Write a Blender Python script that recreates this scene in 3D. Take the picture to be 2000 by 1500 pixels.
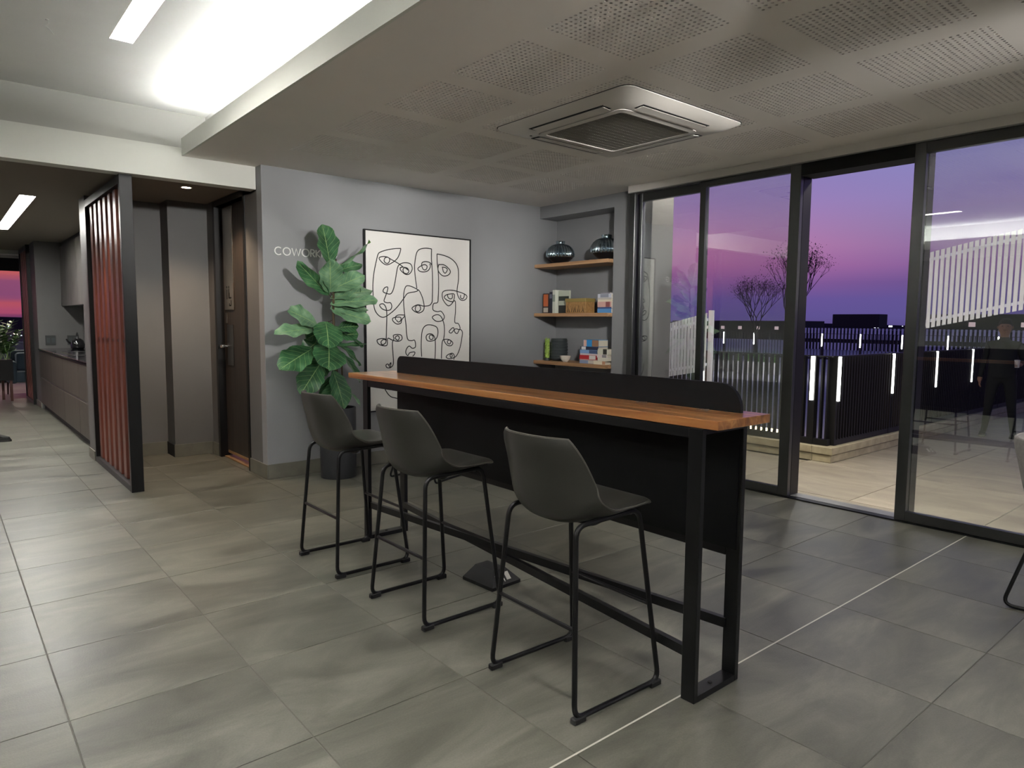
import bpy, bmesh, math, random
from mathutils import Vector, Matrix
random.seed(7)
PI = math.pi
S = bpy.context.scene
COL = S.collection
for o in list(bpy.data.objects):
    bpy.data.objects.remove(o)

# ------------------------------------------------------------------ camera
cam_d = bpy.data.cameras.new('camera')
cam = bpy.data.objects.new('camera', cam_d)
COL.objects.link(cam)
yaw, pitch, roll = 0.873850461, 0.0898533335, 0.00787462090
Fv = Vector((math.cos(yaw)*math.cos(pitch), math.sin(yaw)*math.cos(pitch), -math.sin(pitch)))
Rv = Vector((math.sin(yaw), -math.cos(yaw), 0))
Uv = Rv.cross(Fv)
R2 = Rv*math.cos(roll) + Uv*math.sin(roll)
U2 = -Rv*math.sin(roll) + Uv*math.cos(roll)
cam.matrix_world = Matrix(((R2.x, U2.x, -Fv.x, 0), (R2.y, U2.y, -Fv.y, 0), (R2.z, U2.z, -Fv.z, 1.45), (0, 0, 0, 1)))
cam_d.sensor_width = 36
cam_d.sensor_fit = 'HORIZONTAL'
cam_d.lens = 1344.5/2000*36
cam_d.clip_start = 0.05
cam_d.clip_end = 3000
S.camera = cam
S.view_settings.view_transform = 'Standard'
S.view_settings.look = 'None'
S.view_settings.gamma = 1
S.view_settings.use_curve_mapping = False
S.view_settings.exposure = 0.5

# ------------------------------------------------------------------ sky: dusk, violet over pink, red where the sun went down
def srgb(r, g, b):
    f = lambda c: (c/255/12.92) if c/255 <= .04045 else ((c/255+.055)/1.055)**2.4
    return (f(r), f(g), f(b), 1)
W = bpy.data.worlds.new('World')
S.world = W
W.use_nodes = True
nt = W.node_tree
nt.nodes.clear()
N = nt.nodes.new
L = nt.links.new
out = N('ShaderNodeOutputWorld')
bg = N('ShaderNodeBackground')
tc = N('ShaderNodeTexCoord')
sep = N('ShaderNodeSeparateXYZ')
L(tc.outputs['Generated'], sep.inputs[0])
def ramp(nt, stops, interp='LINEAR'):
    r = nt.nodes.new('ShaderNodeValToRGB')
    r.color_ramp.interpolation = interp
    e = r.color_ramp.elements
    while len(e) < len(stops):
        e.new(0.5)
    for i, (p, c) in enumerate(stops):
        e[i].position = p
        e[i].color = c
    return r
mr = N('ShaderNodeMapRange')
mr.inputs['From Min'].default_value = 0
mr.inputs['From Max'].default_value = 0.5
L(sep.outputs['Z'], mr.inputs['Value'])
def P(deg):
    return max(0, math.sin(math.radians(deg))/0.5)
east_v = ramp(nt, [(0, srgb(88, 78, 136)), (P(.6), srgb(94, 84, 146)), (P(1.9), srgb(98, 84, 148)), (P(3.1), srgb(110, 84, 144)), (P(4.3), srgb(138, 98, 154)),
                 (P(5.6), srgb(148, 112, 162)), (P(7.2), srgb(146, 122, 170)), (P(9), srgb(144, 128, 182)), (P(12.2), srgb(136, 132, 190)), (P(18), srgb(112, 116, 178)), (1.0, srgb(62, 70, 120))])
east_p = ramp(nt, [(0, srgb(92, 76, 134)), (P(.6), srgb(94, 80, 144)), (P(1.9), srgb(106, 84, 152)), (P(3.1), srgb(140, 92, 156)), (P(4.5), srgb(176, 108, 164)),
                 (P(6.0), srgb(190, 124, 172)), (P(7.6), srgb(176, 126, 180)), (P(9.5), srgb(156, 126, 186)), (P(12.5), srgb(134, 122, 184)), (P(18), srgb(108, 110, 172)), (1.0, srgb(62, 70, 120))])
L(mr.outputs[0], east_v.inputs[0])
L(mr.outputs[0], east_p.inputs[0])
az0 = N('ShaderNodeMapRange')
az0.inputs['From Min'].default_value = 0.34
az0.inputs['From Max'].default_value = 0.56
L(sep.outputs['Y'], az0.inputs['Value'])
east = N('ShaderNodeMix')
east.data_type = 'RGBA'
L(az0.outputs[0], east.inputs['Factor'])
L(east_v.outputs[0], east.inputs[6])
L(east_p.outputs[0], east.inputs[7])
noi = N('ShaderNodeTexNoise')
mapn = N('ShaderNodeMapping')
mapn.inputs['Scale'].default_value = (1.5, 1.5, 45)
L(tc.outputs['Generated'], mapn.inputs[0])
L(mapn.outputs[0], noi.inputs['Vector'])
noi.inputs['Scale'].default_value = 1.6
noi.inputs['Detail'].default_value = 3
addn = N('ShaderNodeMath')
addn.operation = 'MULTIPLY_ADD'
addn.inputs[1].default_value = 0.05
L(noi.outputs['Fac'], addn.inputs[0])
sub = N('ShaderNodeMath')
sub.operation = 'SUBTRACT'
sub.inputs[1].default_value = 0.025
L(mr.outputs[0], sub.inputs[0])
L(sub.outputs[0], addn.inputs[2])
west = ramp(nt, [(0, srgb(110, 62, 112)), (P(.35), srgb(204, 92, 128)), (P(1.0), srgb(214, 98, 116)), (P(1.6), srgb(160, 88, 134)), (P(2.3), srgb(168, 92, 134)),
                 (P(2.9), srgb(226, 108, 112)), (P(4.5), srgb(238, 124, 112)), (P(8), srgb(190, 110, 140)), (1.0, srgb(66, 72, 120))])
L(addn.outputs[0], west.inputs[0])
azr = N('ShaderNodeMapRange')
azr.inputs['From Min'].default_value = 0.62
azr.inputs['From Max'].default_value = 0.93
L(sep.outputs['Y'], azr.inputs['Value'])
mx = N('ShaderNodeMix')
mx.data_type = 'RGBA'
L(azr.outputs[0], mx.inputs['Factor'])
L(east.outputs[2], mx.inputs[6])
L(west.outputs[0], mx.inputs[7])
L(mx.outputs[2], bg.inputs['Color'])
bg.inputs['Strength'].default_value = 0.71
L(bg.outputs[0], out.inputs[0])

# levels of the lamps, the added ones included
K_LINEAR = 60.0      # recessed linear lights and the added soffit ones
K_COVE = 72.0        # led strip in the cove
K_SPOT = 30.0
K_STRIP = 9.0        # strips on the terrace railing

# ------------------------------------------------------------------ materials
MATS = {}
def mat(name, col, rough=.5, metal=0, spec=.5, var=0, vscale=6, bump=0, bscale=60, coat=0, emit=None, es=0, stretch=None, rvar=0):
    m = bpy.data.materials.new(name)
    m.use_nodes = True
    nt = m.node_tree
    b = nt.nodes['Principled BSDF']
    c = srgb(*col) if max(col) > 1.001 else (*col, 1)
    b.inputs['Base Color'].default_value = c
    b.inputs['Roughness'].default_value = rough
    b.inputs['Metallic'].default_value = metal
    b.inputs['Specular IOR Level'].default_value = spec
    b.inputs['Coat Weight'].default_value = coat
    if coat:
        b.inputs['Coat Roughness'].default_value = .08
    if emit is not None:
        b.inputs['Emission Color'].default_value = (*emit, 1)
        b.inputs['Emission Strength'].default_value = es
    if var or bump or rvar:
        g = nt.nodes.new('ShaderNodeTexCoord')
        mp = nt.nodes.new('ShaderNodeMapping')
        if stretch:
            mp.inputs['Scale'].default_value = stretch
        nt.links.new(g.outputs['Object'], mp.inputs[0])
    if var or rvar:
        n = nt.nodes.new('ShaderNodeTexNoise')
        n.inputs['Scale'].default_value = vscale
        n.inputs['Detail'].default_value = 5
        nt.links.new(mp.outputs[0], n.inputs['Vector'])
    if var:
        r = ramp(nt, [(.3, tuple(max(0, x*(1-var)) for x in c[:3])+(1,)), (.7, tuple(min(1, x*(1+var)) for x in c[:3])+(1,))])
        nt.links.new(n.outputs['Fac'], r.inputs[0])
        nt.links.new(r.outputs[0], b.inputs['Base Color'])
    if rvar:
        q = nt.nodes.new('ShaderNodeMapRange')
        q.inputs['To Min'].default_value = rough-rvar
        q.inputs['To Max'].default_value = rough+rvar
        nt.links.new(n.outputs['Fac'], q.inputs['Value'])
        nt.links.new(q.outputs[0], b.inputs['Roughness'])
    if bump:
        n2 = nt.nodes.new('ShaderNodeTexNoise')
        n2.inputs['Scale'].default_value = bscale
        n2.inputs['Detail'].default_value = 4
        nt.links.new(mp.outputs[0], n2.inputs['Vector'])
        bp = nt.nodes.new('ShaderNodeBump')
        bp.inputs['Strength'].default_value = bump
        bp.inputs['Distance'].default_value = .01
        nt.links.new(n2.outputs['Fac'], bp.inputs['Height'])
        nt.links.new(bp.outputs[0], b.inputs['Normal'])
    MATS[name] = m
    return m

def tile_mat(name, dark, mid, light, rough, scale=1.0, streak=(1.0, 3.0, 1.0)):
    """stone-look porcelain: cloudy streaks in world space shifted a little per tile"""
    m = bpy.data.materials.new(name)
    m.use_nodes = True
    nt = m.node_tree
    b = nt.nodes['Principled BSDF']
    geo = nt.nodes.new('ShaderNodeNewGeometry')
    oi = nt.nodes.new('ShaderNodeObjectInfo')
    mul = nt.nodes.new('ShaderNodeVectorMath')
    mul.operation = 'SCALE'
    mul.inputs['Scale'].default_value = 37.0
    comb = nt.nodes.new('ShaderNodeCombineXYZ')
    for k in range(3):
        nt.links.new(oi.outputs['Random'], comb.inputs[k])
    nt.links.new(comb.outputs[0], mul.inputs[0])
    add = nt.nodes.new('ShaderNodeVectorMath')
    add.operation = 'ADD'
    nt.links.new(geo.outputs['Position'], add.inputs[0])
    nt.links.new(mul.outputs[0], add.inputs[1])
    mp = nt.nodes.new('ShaderNodeMapping')
    mp.inputs['Scale'].default_value = streak
    mp.inputs['Rotation'].default_value = (0, 0, .35)
    nt.links.new(add.outputs[0], mp.inputs[0])
    n1 = nt.nodes.new('ShaderNodeTexNoise')
    n1.inputs['Scale'].default_value = 1.3*scale
    n1.inputs['Detail'].default_value = 7
    n1.inputs['Roughness'].default_value = .62
    n1.inputs['Distortion'].default_value = .9
    nt.links.new(mp.outputs[0], n1.inputs['Vector'])
    r1 = ramp(nt, [(.30, srgb(*dark)), (.5, srgb(*mid)), (.72, srgb(*light))])
    nt.links.new(n1.outputs['Fac'], r1.inputs[0])
    n2 = nt.nodes.new('ShaderNodeTexNoise')
    n2.inputs['Scale'].default_value = 140
    n2.inputs['Detail'].default_value = 3
    nt.links.new(geo.outputs['Position'], n2.inputs['Vector'])
    mr = nt.nodes.new('ShaderNodeMapRange')
    mr.inputs['To Min'].default_value = .78
    mr.inputs['To Max'].default_value = 1.22
    nt.links.new(n2.outputs['Fac'], mr.inputs['Value'])
    mr2 = nt.nodes.new('ShaderNodeMapRange')
    mr2.inputs['To Min'].default_value = .92
    mr2.inputs['To Max'].default_value = 1.07
    nt.links.new(oi.outputs['Random'], mr2.inputs['Value'])
    mm = nt.nodes.new('ShaderNodeMath')
    mm.operation = 'MULTIPLY'
    nt.links.new(mr.outputs[0], mm.inputs[0])
    nt.links.new(mr2.outputs[0], mm.inputs[1])
    sc = nt.nodes.new('ShaderNodeVectorMath')
    sc.operation = 'SCALE'
    nt.links.new(r1.outputs[0], sc.inputs[0])
    nt.links.new(mm.outputs[0], sc.inputs['Scale'])
    nt.links.new(sc.outputs[0], b.inputs['Base Color'])
    rr = nt.nodes.new('ShaderNodeMapRange')
    rr.inputs['To Min'].default_value = rough-.1
    rr.inputs['To Max'].default_value = rough+.12
    nt.links.new(n1.outputs['Fac'], rr.inputs['Value'])
    nt.links.new(rr.outputs[0], b.inputs['Roughness'])
    bp = nt.nodes.new('ShaderNodeBump')
    bp.inputs['Strength'].default_value = .12
    bp.inputs['Distance'].default_value = .004
    nt.links.new(n2.outputs['Fac'], bp.inputs['Height'])
    nt.links.new(bp.outputs[0], b.inputs['Normal'])
    MATS[name] = m
    return m

def wood_mat(name, a, bcol, c, rough, axis='Y', coat=0.0, fine=26):
    m = bpy.data.materials.new(name)
    m.use_nodes = True
    nt = m.node_tree
    b = nt.nodes['Principled BSDF']
    g = nt.nodes.new('ShaderNodeTexCoord')
    oi = nt.nodes.new('ShaderNodeObjectInfo')
    comb = nt.nodes.new('ShaderNodeCombineXYZ')
    for k in range(3):
        nt.links.new(oi.outputs['Random'], comb.inputs[k])
    sc = nt.nodes.new('ShaderNodeVectorMath')
    sc.operation = 'SCALE'
    sc.inputs['Scale'].default_value = 11
    nt.links.new(comb.outputs[0], sc.inputs[0])
    ad = nt.nodes.new('ShaderNodeVectorMath')
    nt.links.new(g.outputs['Object'], ad.inputs[0])
    nt.links.new(sc.outputs[0], ad.inputs[1])
    mp = nt.nodes.new('ShaderNodeMapping')
    s = {'X': (.8, fine, fine), 'Y': (fine, .8, fine), 'Z': (fine, fine, .8)}[axis]
    mp.inputs['Scale'].default_value = s
    nt.links.new(ad.outputs[0], mp.inputs[0])
    n = nt.nodes.new('ShaderNodeTexNoise')
    n.inputs['Scale'].default_value = 1.0
    n.inputs['Detail'].default_value = 6
    n.inputs['Distortion'].default_value = .6
    nt.links.new(mp.outputs[0], n.inputs['Vector'])
    r = ramp(nt, [(.3, srgb(*a)), (.5, srgb(*bcol)), (.7, srgb(*c))])
    nt.links.new(n.outputs['Fac'], r.inputs[0])
    nt.links.new(r.outputs[0], b.inputs['Base Color'])
    b.inputs['Roughness'].default_value = rough
    b.inputs['Coat Weight'].default_value = coat
    b.inputs['Coat Roughness'].default_value = .12
    bp = nt.nodes.new('ShaderNodeBump')
    bp.inputs['Strength'].default_value = .1
    bp.inputs['Distance'].default_value = .003
    nt.links.new(n.outputs['Fac'], bp.inputs['Height'])
    nt.links.new(bp.outputs[0], b.inputs['Normal'])
    MATS[name] = m
    return m

def glass_mat(name, f0, tint):
    m = bpy.data.materials.new(name)
    m.use_nodes = True
    nt = m.node_tree
    nt.nodes.clear()
    o = nt.nodes.new('ShaderNodeOutputMaterial')
    mixs = nt.nodes.new('ShaderNodeMixShader')
    t = nt.nodes.new('ShaderNodeBsdfTransparent')
    t.inputs[0].default_value = (*tint, 1)
    g = nt.nodes.new('ShaderNodeBsdfGlossy')
    g.inputs['Roughness'].default_value = 0.0
    g.inputs['Color'].default_value = (.94, 1.0, .97, 1)
    # Schlick reflectance of coated glass, the same from both faces
    lw = nt.nodes.new('ShaderNodeLayerWeight')
    pw = nt.nodes.new('ShaderNodeMath'); pw.operation = 'POWER'; pw.inputs[1].default_value = 5
    nt.links.new(lw.outputs['Facing'], pw.inputs[0])
    lw.inputs['Blend'].default_value = .5
    f = nt.nodes.new('ShaderNodeMath'); f.operation = 'MULTIPLY_ADD'; f.inputs[1].default_value = 1-f0; f.inputs[2].default_value = f0
    nt.links.new(pw.outputs[0], f.inputs[0])
    nt.links.new(f.outputs[0], mixs.inputs[0])
    nt.links.new(t.outputs[0], mixs.inputs[1])
    nt.links.new(g.outputs[0], mixs.inputs[2])
    nt.links.new(mixs.outputs[0], o.inputs[0])
    MATS[name] = m
    return m

tile_mat('floor_stone', (66, 65, 58), (90, 89, 80), (116, 114, 104), .38)
tile_mat('terrace_stone', (136, 127, 111), (156, 147, 129), (174, 165, 146), .5, streak=(3.0, 1.0, 1.0))
mat('grout', (104, 102, 95), .8)
mat('grout_light', (196, 194, 184), .7)
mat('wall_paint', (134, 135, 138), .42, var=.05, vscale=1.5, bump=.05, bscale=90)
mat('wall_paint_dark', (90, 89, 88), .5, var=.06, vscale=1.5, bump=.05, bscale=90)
mat('wall_light', (176, 176, 170), .7)
mat('plaster', (224, 224, 220), .85, var=.02, vscale=3)
mat('plaster_soffit', (230, 225, 220), .8, var=.02, vscale=2)
mat('beam_paint', (216, 217, 210), .8)
mat('kitchen_ceiling', (122, 114, 104), .85)
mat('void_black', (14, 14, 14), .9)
mat('skirting', (96, 94, 84), .45, var=.15, vscale=7, bump=.05)
mat('black_metal', (14, 14, 16), .4, metal=.2, spec=.4)
mat('frame_metal', (88, 89, 90), .32, metal=.9)
mat('frame_silver', (150, 150, 148), .4, metal=.7)
mat('black_panel', (11, 12, 15), .5, spec=.2, bump=.04, bscale=200)
mat('panel_top', (40, 40, 42), .5, bump=.04, bscale=200)
wood_mat('table_wood', (112, 66, 34), (154, 102, 58), (190, 138, 84), .3, 'Y', coat=.6)
wood_mat('shelf_wood', (150, 112, 78), (182, 142, 104), (200, 162, 122), .5, 'Y')
wood_mat('red_slat', (84, 44, 36), (110, 60, 48), (132, 78, 64), .34, 'Z', fine=30)
wood_mat('cabinet_wood', (44, 41, 35), (58, 54, 45), (70, 65, 54), .45, 'Z', fine=40)
wood_mat('cabinet_wood_grey', (70, 68, 66), (90, 88, 85), (106, 103, 98), .5, 'Z', fine=40)
wood_mat('door_wood', (30, 27, 25), (44, 38, 34), (60, 50, 43), .45, 'Z', fine=34)
mat('leather', (40, 39, 35), .42, var=.06, vscale=5, bump=.06, bscale=260, coat=.1)
mat('piping', (72, 70, 64), .4)
mat('rubber', (18, 18, 18), .7)
mat('grey_fabric', (150, 148, 146), .9, var=.1, vscale=60, bump=.15, bscale=400)
mat('pot_metal', (48, 49, 52), .5, spec=.4)
mat('soil', (46, 34, 24), .95, var=.3, vscale=40, bump=.5, bscale=80)
mat('stem_bark', (70, 58, 40), .8, var=.2, vscale=40)
mat('canvas', (222, 220, 216), .8, bump=.04, bscale=500)
mat('ink', (24, 24, 26), .7)
mat('white_plastic', (206, 202, 196), .4)
mat('grille_grey', (146, 142, 136), .6)
mat('slot_black', (10, 10, 11), .8)
mat('white_letter', (226, 226, 224), .5)
mat('steel', (190, 184, 172), .28, metal=1, var=.05, vscale=8)
mat('steel_dark', (110, 110, 110), .35, metal=1)
mat('chrome', (220, 220, 220), .12, metal=1)
mat('brass', (150, 116, 78), .55, metal=.3)
mat('granite', (22, 22, 24), .12, var=.3, vscale=120, coat=.4)
mat('socket_grey', (44, 46, 46), .5)
mat('vase_chrome', (160, 176, 186), .16, metal=1)
mat('vase_dark', (46, 44, 46), .4, metal=.6)
mat('wicker', (160, 122, 76), .7, var=.25, vscale=30, bump=.3, bscale=70)
mat('wicker_lid', (146, 128, 74), .6)
mat('ceramic_dark', (50, 56, 58), .5, var=.12, vscale=20)
mat('ceramic_white', (214, 206, 194), .4)
mat('cactus', (150, 178, 84), .6, var=.2, vscale=30)
mat('paper', (216, 208, 190), .8)
mat('sofa_blue', (62, 76, 86), .85, bump=.1, bscale=300)
mat('dark_red_wood', (70, 34, 26), .4)
mat('kerb_stone', (168, 158, 130), .85, var=.16, vscale=9, bump=.4, bscale=22)
mat('railing_black', (11, 11, 13), .5)
mat('slat_white', (226, 226, 232), .5)
mat('concrete', (172, 168, 176), .9, var=.1, vscale=2)
mat('planter_white', (214, 212, 204), .7)
mat('hill', (40, 38, 58), 1)
mat('tree_bark', (40, 34, 34), .9)
mat('tree_leaf', (38, 40, 34), .9)
mat('bldg_dark', (34, 34, 42), .8)
mat('bldg_mid', (226, 228, 246), .8)
mat('cloth_black', (26, 27, 26), .9)
mat('skin', (150, 108, 86), .6)
mat('hair', (24, 20, 18), .7)
mat('cable_white', (190, 190, 186), .6)
mat('led_cool', (255, 255, 255), .5, emit=(1, 1, .96), es=K_STRIP)
mat('led_linear', (255, 255, 255), .5, emit=(1, .985, .94), es=K_LINEAR)
mat('led_cove', (255, 255, 255), .5, emit=(1, 1, .98), es=K_COVE)
mat('led_spot', (255, 255, 255), .5, emit=(1, .83, .66), es=K_SPOT)
mat('led_warm', (255, 255, 255), .5, emit=(1, .75, .42), es=14)
mat('window_lit', (255, 255, 255), .5, emit=(1, .72, .62), es=.35)
mat('sign_cyan', (255, 255, 255), .5, emit=(.35, .75, 1), es=1.8)
mat('city_light', (255, 255, 255), .5, emit=(.8, .85, 1), es=2.0)
glass_mat('window_glass', .19, (.97, .98, .98))

def leaf_mat(name, a, b_, c, back):
    m = bpy.data.materials.new(name)
    m.use_nodes = True
    nt = m.node_tree
    b = nt.nodes['Principled BSDF']
    uv = nt.nodes.new('ShaderNodeUVMap')
    sp = nt.nodes.new('ShaderNodeSeparateXYZ')
    nt.links.new(uv.outputs[0], sp.inputs[0])
    # side veins: stripes slanting away from the midrib
    ab = nt.nodes.new('ShaderNodeMath'); ab.operation = 'ABSOLUTE'
    su = nt.nodes.new('ShaderNodeMath'); su.operation = 'SUBTRACT'; su.inputs[1].default_value = .5
    nt.links.new(sp.outputs[0], su.inputs[0]); nt.links.new(su.outputs[0], ab.inputs[0])
    k = nt.nodes.new('ShaderNodeMath'); k.operation = 'MULTIPLY_ADD'; k.inputs[1].default_value = -.55
    nt.links.new(ab.outputs[0], k.inputs[0]); nt.links.new(sp.outputs[1], k.inputs[2])
    k2 = nt.nodes.new('ShaderNodeMath'); k2.operation = 'MULTIPLY'; k2.inputs[1].default_value = 7
    nt.links.new(k.outputs[0], k2.inputs[0])
    fr = nt.nodes.new('ShaderNodeMath'); fr.operation = 'PINGPONG'; fr.inputs[1].default_value = .5
    nt.links.new(k2.outputs[0], fr.inputs[0])
    lt = nt.nodes.new('ShaderNodeMath'); lt.operation = 'LESS_THAN'; lt.inputs[1].default_value = .022
    nt.links.new(fr.outputs[0], lt.inputs[0])
    lm = nt.nodes.new('ShaderNodeMath'); lm.operation = 'LESS_THAN'; lm.inputs[1].default_value = .014
    nt.links.new(ab.outputs[0], lm.inputs[0])
    mxv = nt.nodes.new('ShaderNodeMath'); mxv.operation = 'MAXIMUM'
    nt.links.new(lt.outputs[0], mxv.inputs[0]); nt.links.new(lm.outputs[0], mxv.inputs[1])
    g = nt.nodes.new('ShaderNodeTexCoord')
    n = nt.nodes.new('ShaderNodeTexNoise'); n.inputs['Scale'].default_value = 9; n.inputs['Detail'].default_value = 4
    nt.links.new(g.outputs['Object'], n.inputs['Vector'])
    r = ramp(nt, [(.3, srgb(*a)), (.55, srgb(*b_)), (.75, srgb(*c))])
    nt.links.new(n.outputs['Fac'], r.inputs[0])
    mx = nt.nodes.new('ShaderNodeMix'); mx.data_type = 'RGBA'
    nt.links.new(mxv.outputs[0], mx.inputs['Factor']); nt.links.new(r.outputs[0], mx.inputs[6])
    mx.inputs[7].default_value = srgb(150, 176, 118)
    geo = nt.nodes.new('ShaderNodeNewGeometry')
    mb = nt.nodes.new('ShaderNodeMix'); mb.data_type = 'RGBA'
    nt.links.new(geo.outputs['Backfacing'], mb.inputs['Factor'])
    nt.links.new(mx.outputs[2], mb.inputs[6])
    mb.inputs[7].default_value = srgb(*back)
    nt.links.new(mb.outputs[2], b.inputs['Base Color'])
    b.inputs['Roughness'].default_value = .38
    bp = nt.nodes.new('ShaderNodeBump'); bp.inputs['Strength'].default_value = .22; bp.inputs['Distance'].default_value = .004
    nt.links.new(fr.outputs[0], bp.inputs['Height'])
    nt.links.new(bp.outputs[0], b.inputs['Normal'])
    MATS[name] = m
leaf_mat('fig_leaf', (34, 72, 44), (58, 104, 66), (92, 136, 96), (86, 128, 56))
leaf_mat('fig_leaf_pale', (70, 108, 78), (108, 146, 112), (152, 182, 148), (96, 146, 56))
leaf_mat('bush_leaf', (40, 84, 34), (72, 126, 52), (120, 168, 90), (80, 130, 50))

# ------------------------------------------------------------------ mesh helpers
class MB:
    def __init__(s):
        s.v = []; s.f = []; s.uv = None
    def add(s, vs, fs):
        n = len(s.v)
        s.v += [tuple(v) for v in vs]
        s.f += [tuple(i+n for i in f) for f in fs]
        return s
    def box(s, x0, x1, y0, y1, z0, z1):
        vs = [(x, y, z) for z in (z0, z1) for y in (y0, y1) for x in (x0, x1)]
        return s.add(vs, [(0, 2, 3, 1), (4, 5, 7, 6), (0, 1, 5, 4), (2, 6, 7, 3), (0, 4, 6, 2), (1, 3, 7, 5)])
    def bbox(s, x0, x1, y0, y1, z0, z1, r=.003, seg=1):
        b = bmesh.new()
        bmesh.ops.create_cube(b, size=1)
        for v in b.verts:
            v.co = Vector(((x0+x1)/2+v.co.x*(x1-x0), (y0+y1)/2+v.co.y*(y1-y0), (z0+z1)/2+v.co.z*(z1-z0)))
        bmesh.ops.bevel(b, geom=list(b.edges), offset=r, segments=seg, affect='EDGES', profile=.5)
        return s.bm(b)
    def bm(s, b):
        b.verts.index_update()
        s.add([v.co[:] for v in b.verts], [[v.index for v in f.verts] for f in b.faces])
        b.free()
        return s
    def tube(s, pts, r, n=10, cap=True, closed=False):
        pts = [Vector(p) for p in pts]
        m = len(pts)
        rs = r if isinstance(r, (list, tuple)) else [r]*m
        T = []
        for i in range(m):
            if closed:
                a, b = pts[i-1], pts[(i+1) % m]
            else:
                a, b = pts[max(i-1, 0)], pts[min(i+1, m-1)]
            T.append((b-a).normalized())
        up = Vector((0, 0, 1)) if abs(T[0].z) < .9 else Vector((1, 0, 0))
        nrm = (up - T[0]*up.dot(T[0])).normalized()
        vs = []
        for i in range(m):
            nrm = (nrm - T[i]*nrm.dot(T[i])).normalized()
            bi = T[i].cross(nrm)
            for k in range(n):
                a = 2*PI*k/n
                vs.append(pts[i]+(nrm*math.cos(a)+bi*math.sin(a))*rs[i])
        fs = []
        for i in range(m if closed else m-1):
            j = (i+1) % m
            for k in range(n):
                l = (k+1) % n
                fs.append((i*n+k, i*n+l, j*n+l, j*n+k))
        if cap and not closed:
            fs.append(tuple(range(n-1, -1, -1)))
            fs.append(tuple((m-1)*n+k for k in range(n)))
        return s.add(vs, fs)
    def lathe(s, prof, c=(0, 0, 0), n=32, ripple=0, count=0, caps=(True, True)):
        vs = []
        for r, z, *w in prof:
            rip = w[0] if w else 0
            for k in range(n):
                a = 2*PI*k/n
                rr = r*(1+rip*math.cos(count*a)) if rip else r
                vs.append((c[0]+rr*math.cos(a), c[1]+rr*math.sin(a), c[2]+z))
        fs = []
        for i in range(len(prof)-1):
            for k in range(n):
                l = (k+1) % n
                fs.append((i*n+k, i*n+l, (i+1)*n+l, (i+1)*n+k))
        if caps[0]:
            fs.append(tuple(range(n-1, -1, -1)))
        if caps[1]:
            fs.append(tuple((len(prof)-1)*n+k for k in range(n)))
        return s.add(vs, fs)
    def prism(s, pts, a, b, plane='XY'):
        """extrude a 2d outline between a and b along the remaining axis"""
        f = {'XY': lambda p, h: (p[0], p[1], h), 'XZ': lambda p, h: (p[0], h, p[1]), 'YZ': lambda p, h: (h, p[0], p[1])}[plane]
        n = len(pts)
        vs = [f(p, a) for p in pts]+[f(p, b) for p in pts]
        fs = [tuple(range(n-1, -1, -1)), tuple(range(n, 2*n))]+[(i, (i+1) % n, n+(i+1) % n, n+i) for i in range(n)]
        return s.add(vs, fs)
    def ribbon(s, pts, w, d, closed=False):
        """flat stroke in the XZ plane, w wide, from y=0 to y=-d"""
        m = len(pts)
        vs = []
        for i in range(m):
            a = pts[i-1] if (closed or i > 0) else pts[i]
            b = pts[(i+1) % m] if (closed or i < m-1) else pts[i]
            tx, tz = b[0]-a[0], b[1]-a[1]
            l = math.hypot(tx, tz) or 1
            nx, nz = -tz/l*w/2, tx/l*w/2
            x, z = pts[i]
            vs += [(x+nx, 0, z+nz), (x-nx, 0, z-nz), (x+nx, -d, z+nz), (x-nx, -d, z-nz)]
        fs = []
        for i in range(m if closed else m-1):
            a = i*4; b = ((i+1) % m)*4
            fs += [(a+2, a+3, b+3, b+2), (a, b, b+1, a+1), (a, a+2, b+2, b), (a+1, b+1, b+3, a+3)]
        if not closed:
            fs += [(0, 1, 3, 2), ((m-1)*4, (m-1)*4+2, (m-1)*4+3, (m-1)*4+1)]
        return s.add(vs, fs)
    def mesh(s, name, m, smooth=True):
        me = bpy.data.meshes.new(name)
        me.from_pydata(s.v, [], s.f)
        me.materials.append(MATS[m])
        if s.uv:
            ul = me.uv_layers.new(name='UVMap')
            for i, l in enumerate(me.loops):
                ul.data[i].uv = s.uv[l.vertex_index]
        b = bmesh.new(); b.from_mesh(me)
        if not s.uv:
            bmesh.ops.recalc_face_normals(b, faces=b.faces)
        b.to_mesh(me); b.free()
        if smooth:
            for p in me.polygons:
                p.use_smooth = True
            me.set_sharp_from_angle(angle=math.radians(35))
        me.update()
        return me
    def build(s, name, m, parent=None, smooth=True, loc=None):
        me = s.mesh(name, m, smooth)
        return put(name, me, parent, loc)

def put(name, me, parent=None, loc=None, rot=None, scale=None):
    o = bpy.data.objects.new(name, me)
    COL.objects.link(o)
    if parent is not None:
        o.parent = parent
    if loc is not None:
        o.location = loc
    if rot is not None:
        o.rotation_euler = rot
    if scale is not None:
        o.scale = scale
    return o

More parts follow.
